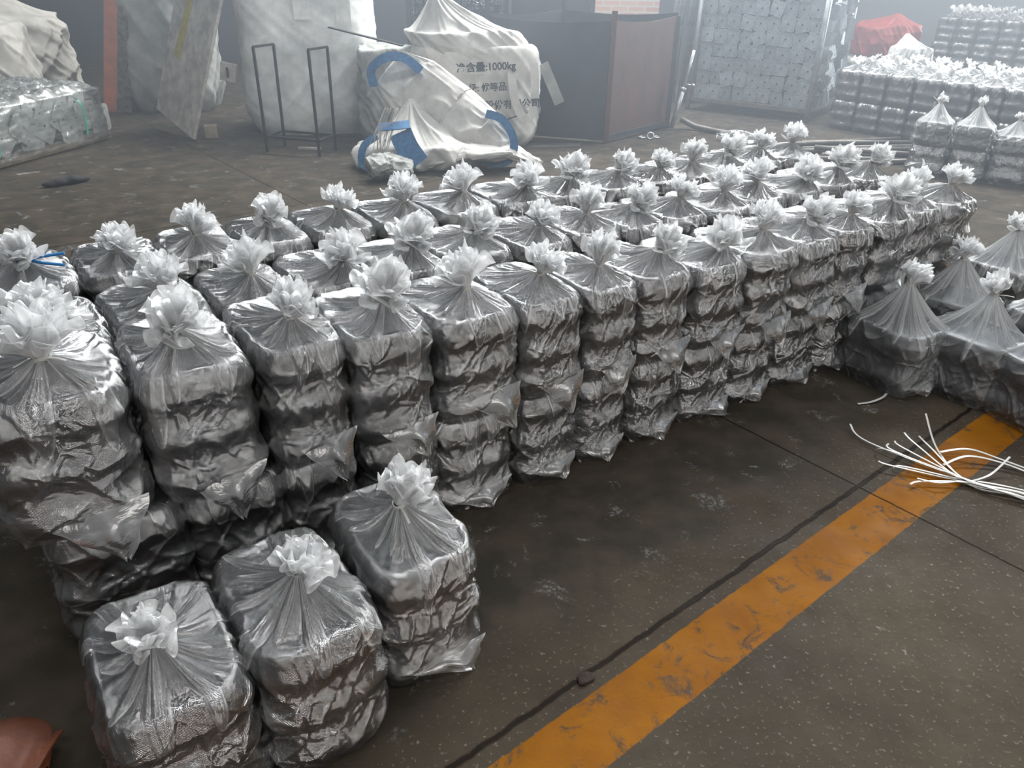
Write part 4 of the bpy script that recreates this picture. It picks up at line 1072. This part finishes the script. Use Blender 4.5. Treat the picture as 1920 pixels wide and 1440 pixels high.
# ------------------------------------------------------------------ far piles of sacks
FARB = [build_sack(500 + k, w=0.27, d=0.34, h=0.31, neck=(rr.uniform(-.02, .02), -0.02, 0.05), far=True, N=96, tuft_r=0.075, tuft_h=0.075, tilt=(rr.uniform(0, .5), rr.uniform(-.4, .4)), pleats=9) for k in range(4)]
FARL = [build_sack(520 + k, w=0.27, d=0.34, h=0.31, with_top=False, far=True, N=96, pleats=9) for k in range(3)]
def far_pile(org, ang, ncol, nrow, tiers, sp, hh, what, grp):
    ux, uy = math.cos(ang), math.sin(ang); bx_, by_ = -uy, ux     # away from camera
    for c in range(ncol):
        for r in range(nrow):
            for k in range(tiers):
                topk = k == tiers - 1
                if not topk and r > 0 and c > 0: continue       # buried, never seen
                if not topk and r > 1: continue
                R = FARB[rr.randrange(4)] if topk else FARL[rr.randrange(3)]
                p = (org[0] + ux * sp * (c + .5) + bx_ * 0.37 * (r + .5) + rr.uniform(-.01, .01), org[1] + uy * sp * (c + .5) + by_ * 0.37 * (r + .5), hh * k + 0.001 * k)
                tier = 'top tier' if topk else ('bottom tier' if k == 0 else 'middle tier')
                rw = 'front' if r == 0 else f'{ORD[r]}'
                place_sack(R, f'{what}, {tier}, {rw} row, {ORD[c]} from the rack side', p, ang + rr.uniform(-.05, .05), (sp * 0.96 / 0.27, 1, hh / 0.31), grp)
far_pile((3.48, 9.02), math.atan2(-0.76, 0.65), 7, 3, 2, 0.285, 0.31, 'hazy sack in the two-tier pile', 'sacks in the two-tier far pile')
far_pile((6.15, 12.55), math.atan2(-0.70, 0.72), 8, 3, 3, 0.285, 0.325, 'hazy sack in the farthest pile', 'sacks in the farthest pile')
# low group in front of the two-tier pile
FT = [build_sack(540 + k, w=0.28, d=0.30, h=0.22, neck=(0.0, 0.0, 0.15), tall=True, layers=2, N=160, tuft_r=0.035, tuft_h=0.07, tilt=(0, rr.uniform(-.3, .3)), mat='film_clear', pleats=12) for k in range(3)]
FTL = build_sack(545, w=0.28, d=0.30, h=0.24, with_top=False, layers=2, N=160, slump=0.01)
an = math.atan2(-0.52, 0.85)
for c in range(4):
    x = 3.66 + 0.85 * 0.31 * c; y = 6.98 - 0.52 * 0.31 * c
    place_sack(FTL, f'low sack before the two-tier pile, lower one, {ORD[c]} from the floor pipes', (x, y, 0), an, (1.05, 1, 1), 'low sacks before the two-tier pile')
    place_sack(FT[c % 3], f'low sack before the two-tier pile, upper one, {ORD[c]} from the floor pipes', (x - 0.02, y, 0.241), an + rr.uniform(-.1, .1), (1.02, 1, 0.92 if c < 2 else 0.7), 'low sacks before the two-tier pile')

# ------------------------------------------------------------------ strap offcuts
K0 = Vector((1.62, 2.22, 0.012))
ST = [((1.36, 2.47), (1.33, 2.58), 'thin curled strap reaching farthest towards the sacks'),
      ((1.40, 2.38), (1.37, 2.42), 'strap end above the joint crossing'), ((1.43, 2.40), (1.42, 2.44), 'strap end second towards the sacks'),
      ((1.47, 2.42), (1.46, 2.47), 'strap end third towards the sacks'), ((1.52, 2.43), (1.51, 2.51), 'broad strap end pointing at the loose sacks'),
      ((1.57, 2.42), (1.57, 2.51), 'short strap end beside the broad one'), ((1.60, 2.42), (1.60, 2.56), 'strap with upturned tip nearest the loose sacks'),
      ((1.38, 2.30), (1.34, 2.33), 'pale strap end over the dark joint'), ((1.42, 2.30), (1.39, 2.31), 'strap end just inside the orange stripe edge'),
      ((1.45, 2.22), (1.40, 2.20), 'strap end lowest on the orange stripe'), ((1.50, 2.20), (1.44, 2.235), 'arched strap over the orange stripe'),
      ((1.72, 2.27), (1.81, 2.33), 'strap end standing up behind the knot')]
for k, (m_, e_, lab) in enumerate(ST):
    rq = random.Random(70 + k)
    tail = Vector((1.86 + rq.uniform(-.02, .05), 2.02 + 0.012 * k + rq.uniform(-.01, .01), 0.006 + 0.004 * (k % 3)))
    kn = K0 + Vector((rq.uniform(-.012, .012), rq.uniform(-.012, .012), rq.uniform(-.006, .010)))
    z1 = rq.uniform(0.01, 0.035); z2 = rq.uniform(0.004, 0.035)
    path = [(*e_, z2 if k != 6 else 0.09), (*m_, z1), tuple(kn), tuple(kn.lerp(tail, 0.5) + Vector((0, 0, rq.uniform(0, .015)))), tuple(tail)]
    if k == 11: path = path[:3]; path[0] = (*e_, 0.05)
    o = ribbon('plastic_strap', path, 0.0072, M['strap'], None, 0.0012, sub=8)
    tag(o, 'white plastic ' + lab + ', in the strap bundle', 'strap', 'white straps in the bundle')
for k, (pts, lab) in enumerate((([(1.60, 2.40, 0.02), (1.70, 2.40, 0.035), (1.80, 2.36, 0.02), (1.92, 2.28, 0.006)], 'white plastic strap arching over the far end of the orange stripe'),
        ([(1.58, 2.33, 0.01), (1.68, 2.36, 0.03), (1.80, 2.33, 0.02), (1.92, 2.24, 0.006)], 'white plastic strap arching just nearer than its twin over the stripe'),
        ([(1.44, 2.775, 0.004), (1.50, 2.785, 0.010), (1.56, 2.82, 0.012), (1.60, 2.87, 0.004)], 'single white strap offcut on the dark floor by the loose sacks'))):
    o = ribbon('plastic_strap', pts, 0.010, M['strap'], None, 0.0012, sub=8); tag(o, lab, 'strap')

# flattened dark lump standing for a broken-out hole in the joint
NZ = Noise(61); V = []
for i in range(14):
    for j in range(20):
        u, v = i / 13 * math.pi, j / 20
        r = 0.017 * (0.6 + 0.8 * float(NZ(v, u * 2, 7)))
        V.append((1.3 * r * math.sin(u) * math.cos(v * 6.283), r * math.sin(u) * math.sin(v * 6.283), max(0.0, 0.004 + 0.35 * r * math.cos(u))))
o = link('joint_hole_lump', mesh_np('joint_hole_lump', V, grid_faces(14, 20), mats=[plain('dark_hole_fill', (0.035, 0.025, 0.02), 0.95, bump=0.6, bscale=80)]), loc=(0.20, 1.355, 0), rot=(0, 0, 0.65))
tag(o, 'dark lump standing for a broken-out hole in the floor joint beside the orange stripe', 'floor hole')

# ------------------------------------------------------------------ dusty haze over the far half of the hall
hz = bpy.data.materials.new('dusty_haze'); hz.use_nodes = True; nt = hz.node_tree; nt.nodes.clear()
out = nt.nodes.new('ShaderNodeOutputMaterial'); vs_ = nt.nodes.new('ShaderNodeVolumeScatter')
vs_.inputs['Color'].default_value = (0.76, 0.86, 1.0, 1); vs_.inputs['Density'].default_value = HAZE; vs_.inputs['Anisotropy'].default_value = 0.45
nt.links.new(vs_.outputs[0], out.inputs['Volume'])
bm = bmesh.new(); bm_box(bm, (2.0, 9.6, 2.6), (21.0, 11.6, 5.3))
o = bm_link('dust_haze', bm, hz); tag(o, 'thin dusty haze hanging in the far half of the hall', 'haze', kind='stuff')
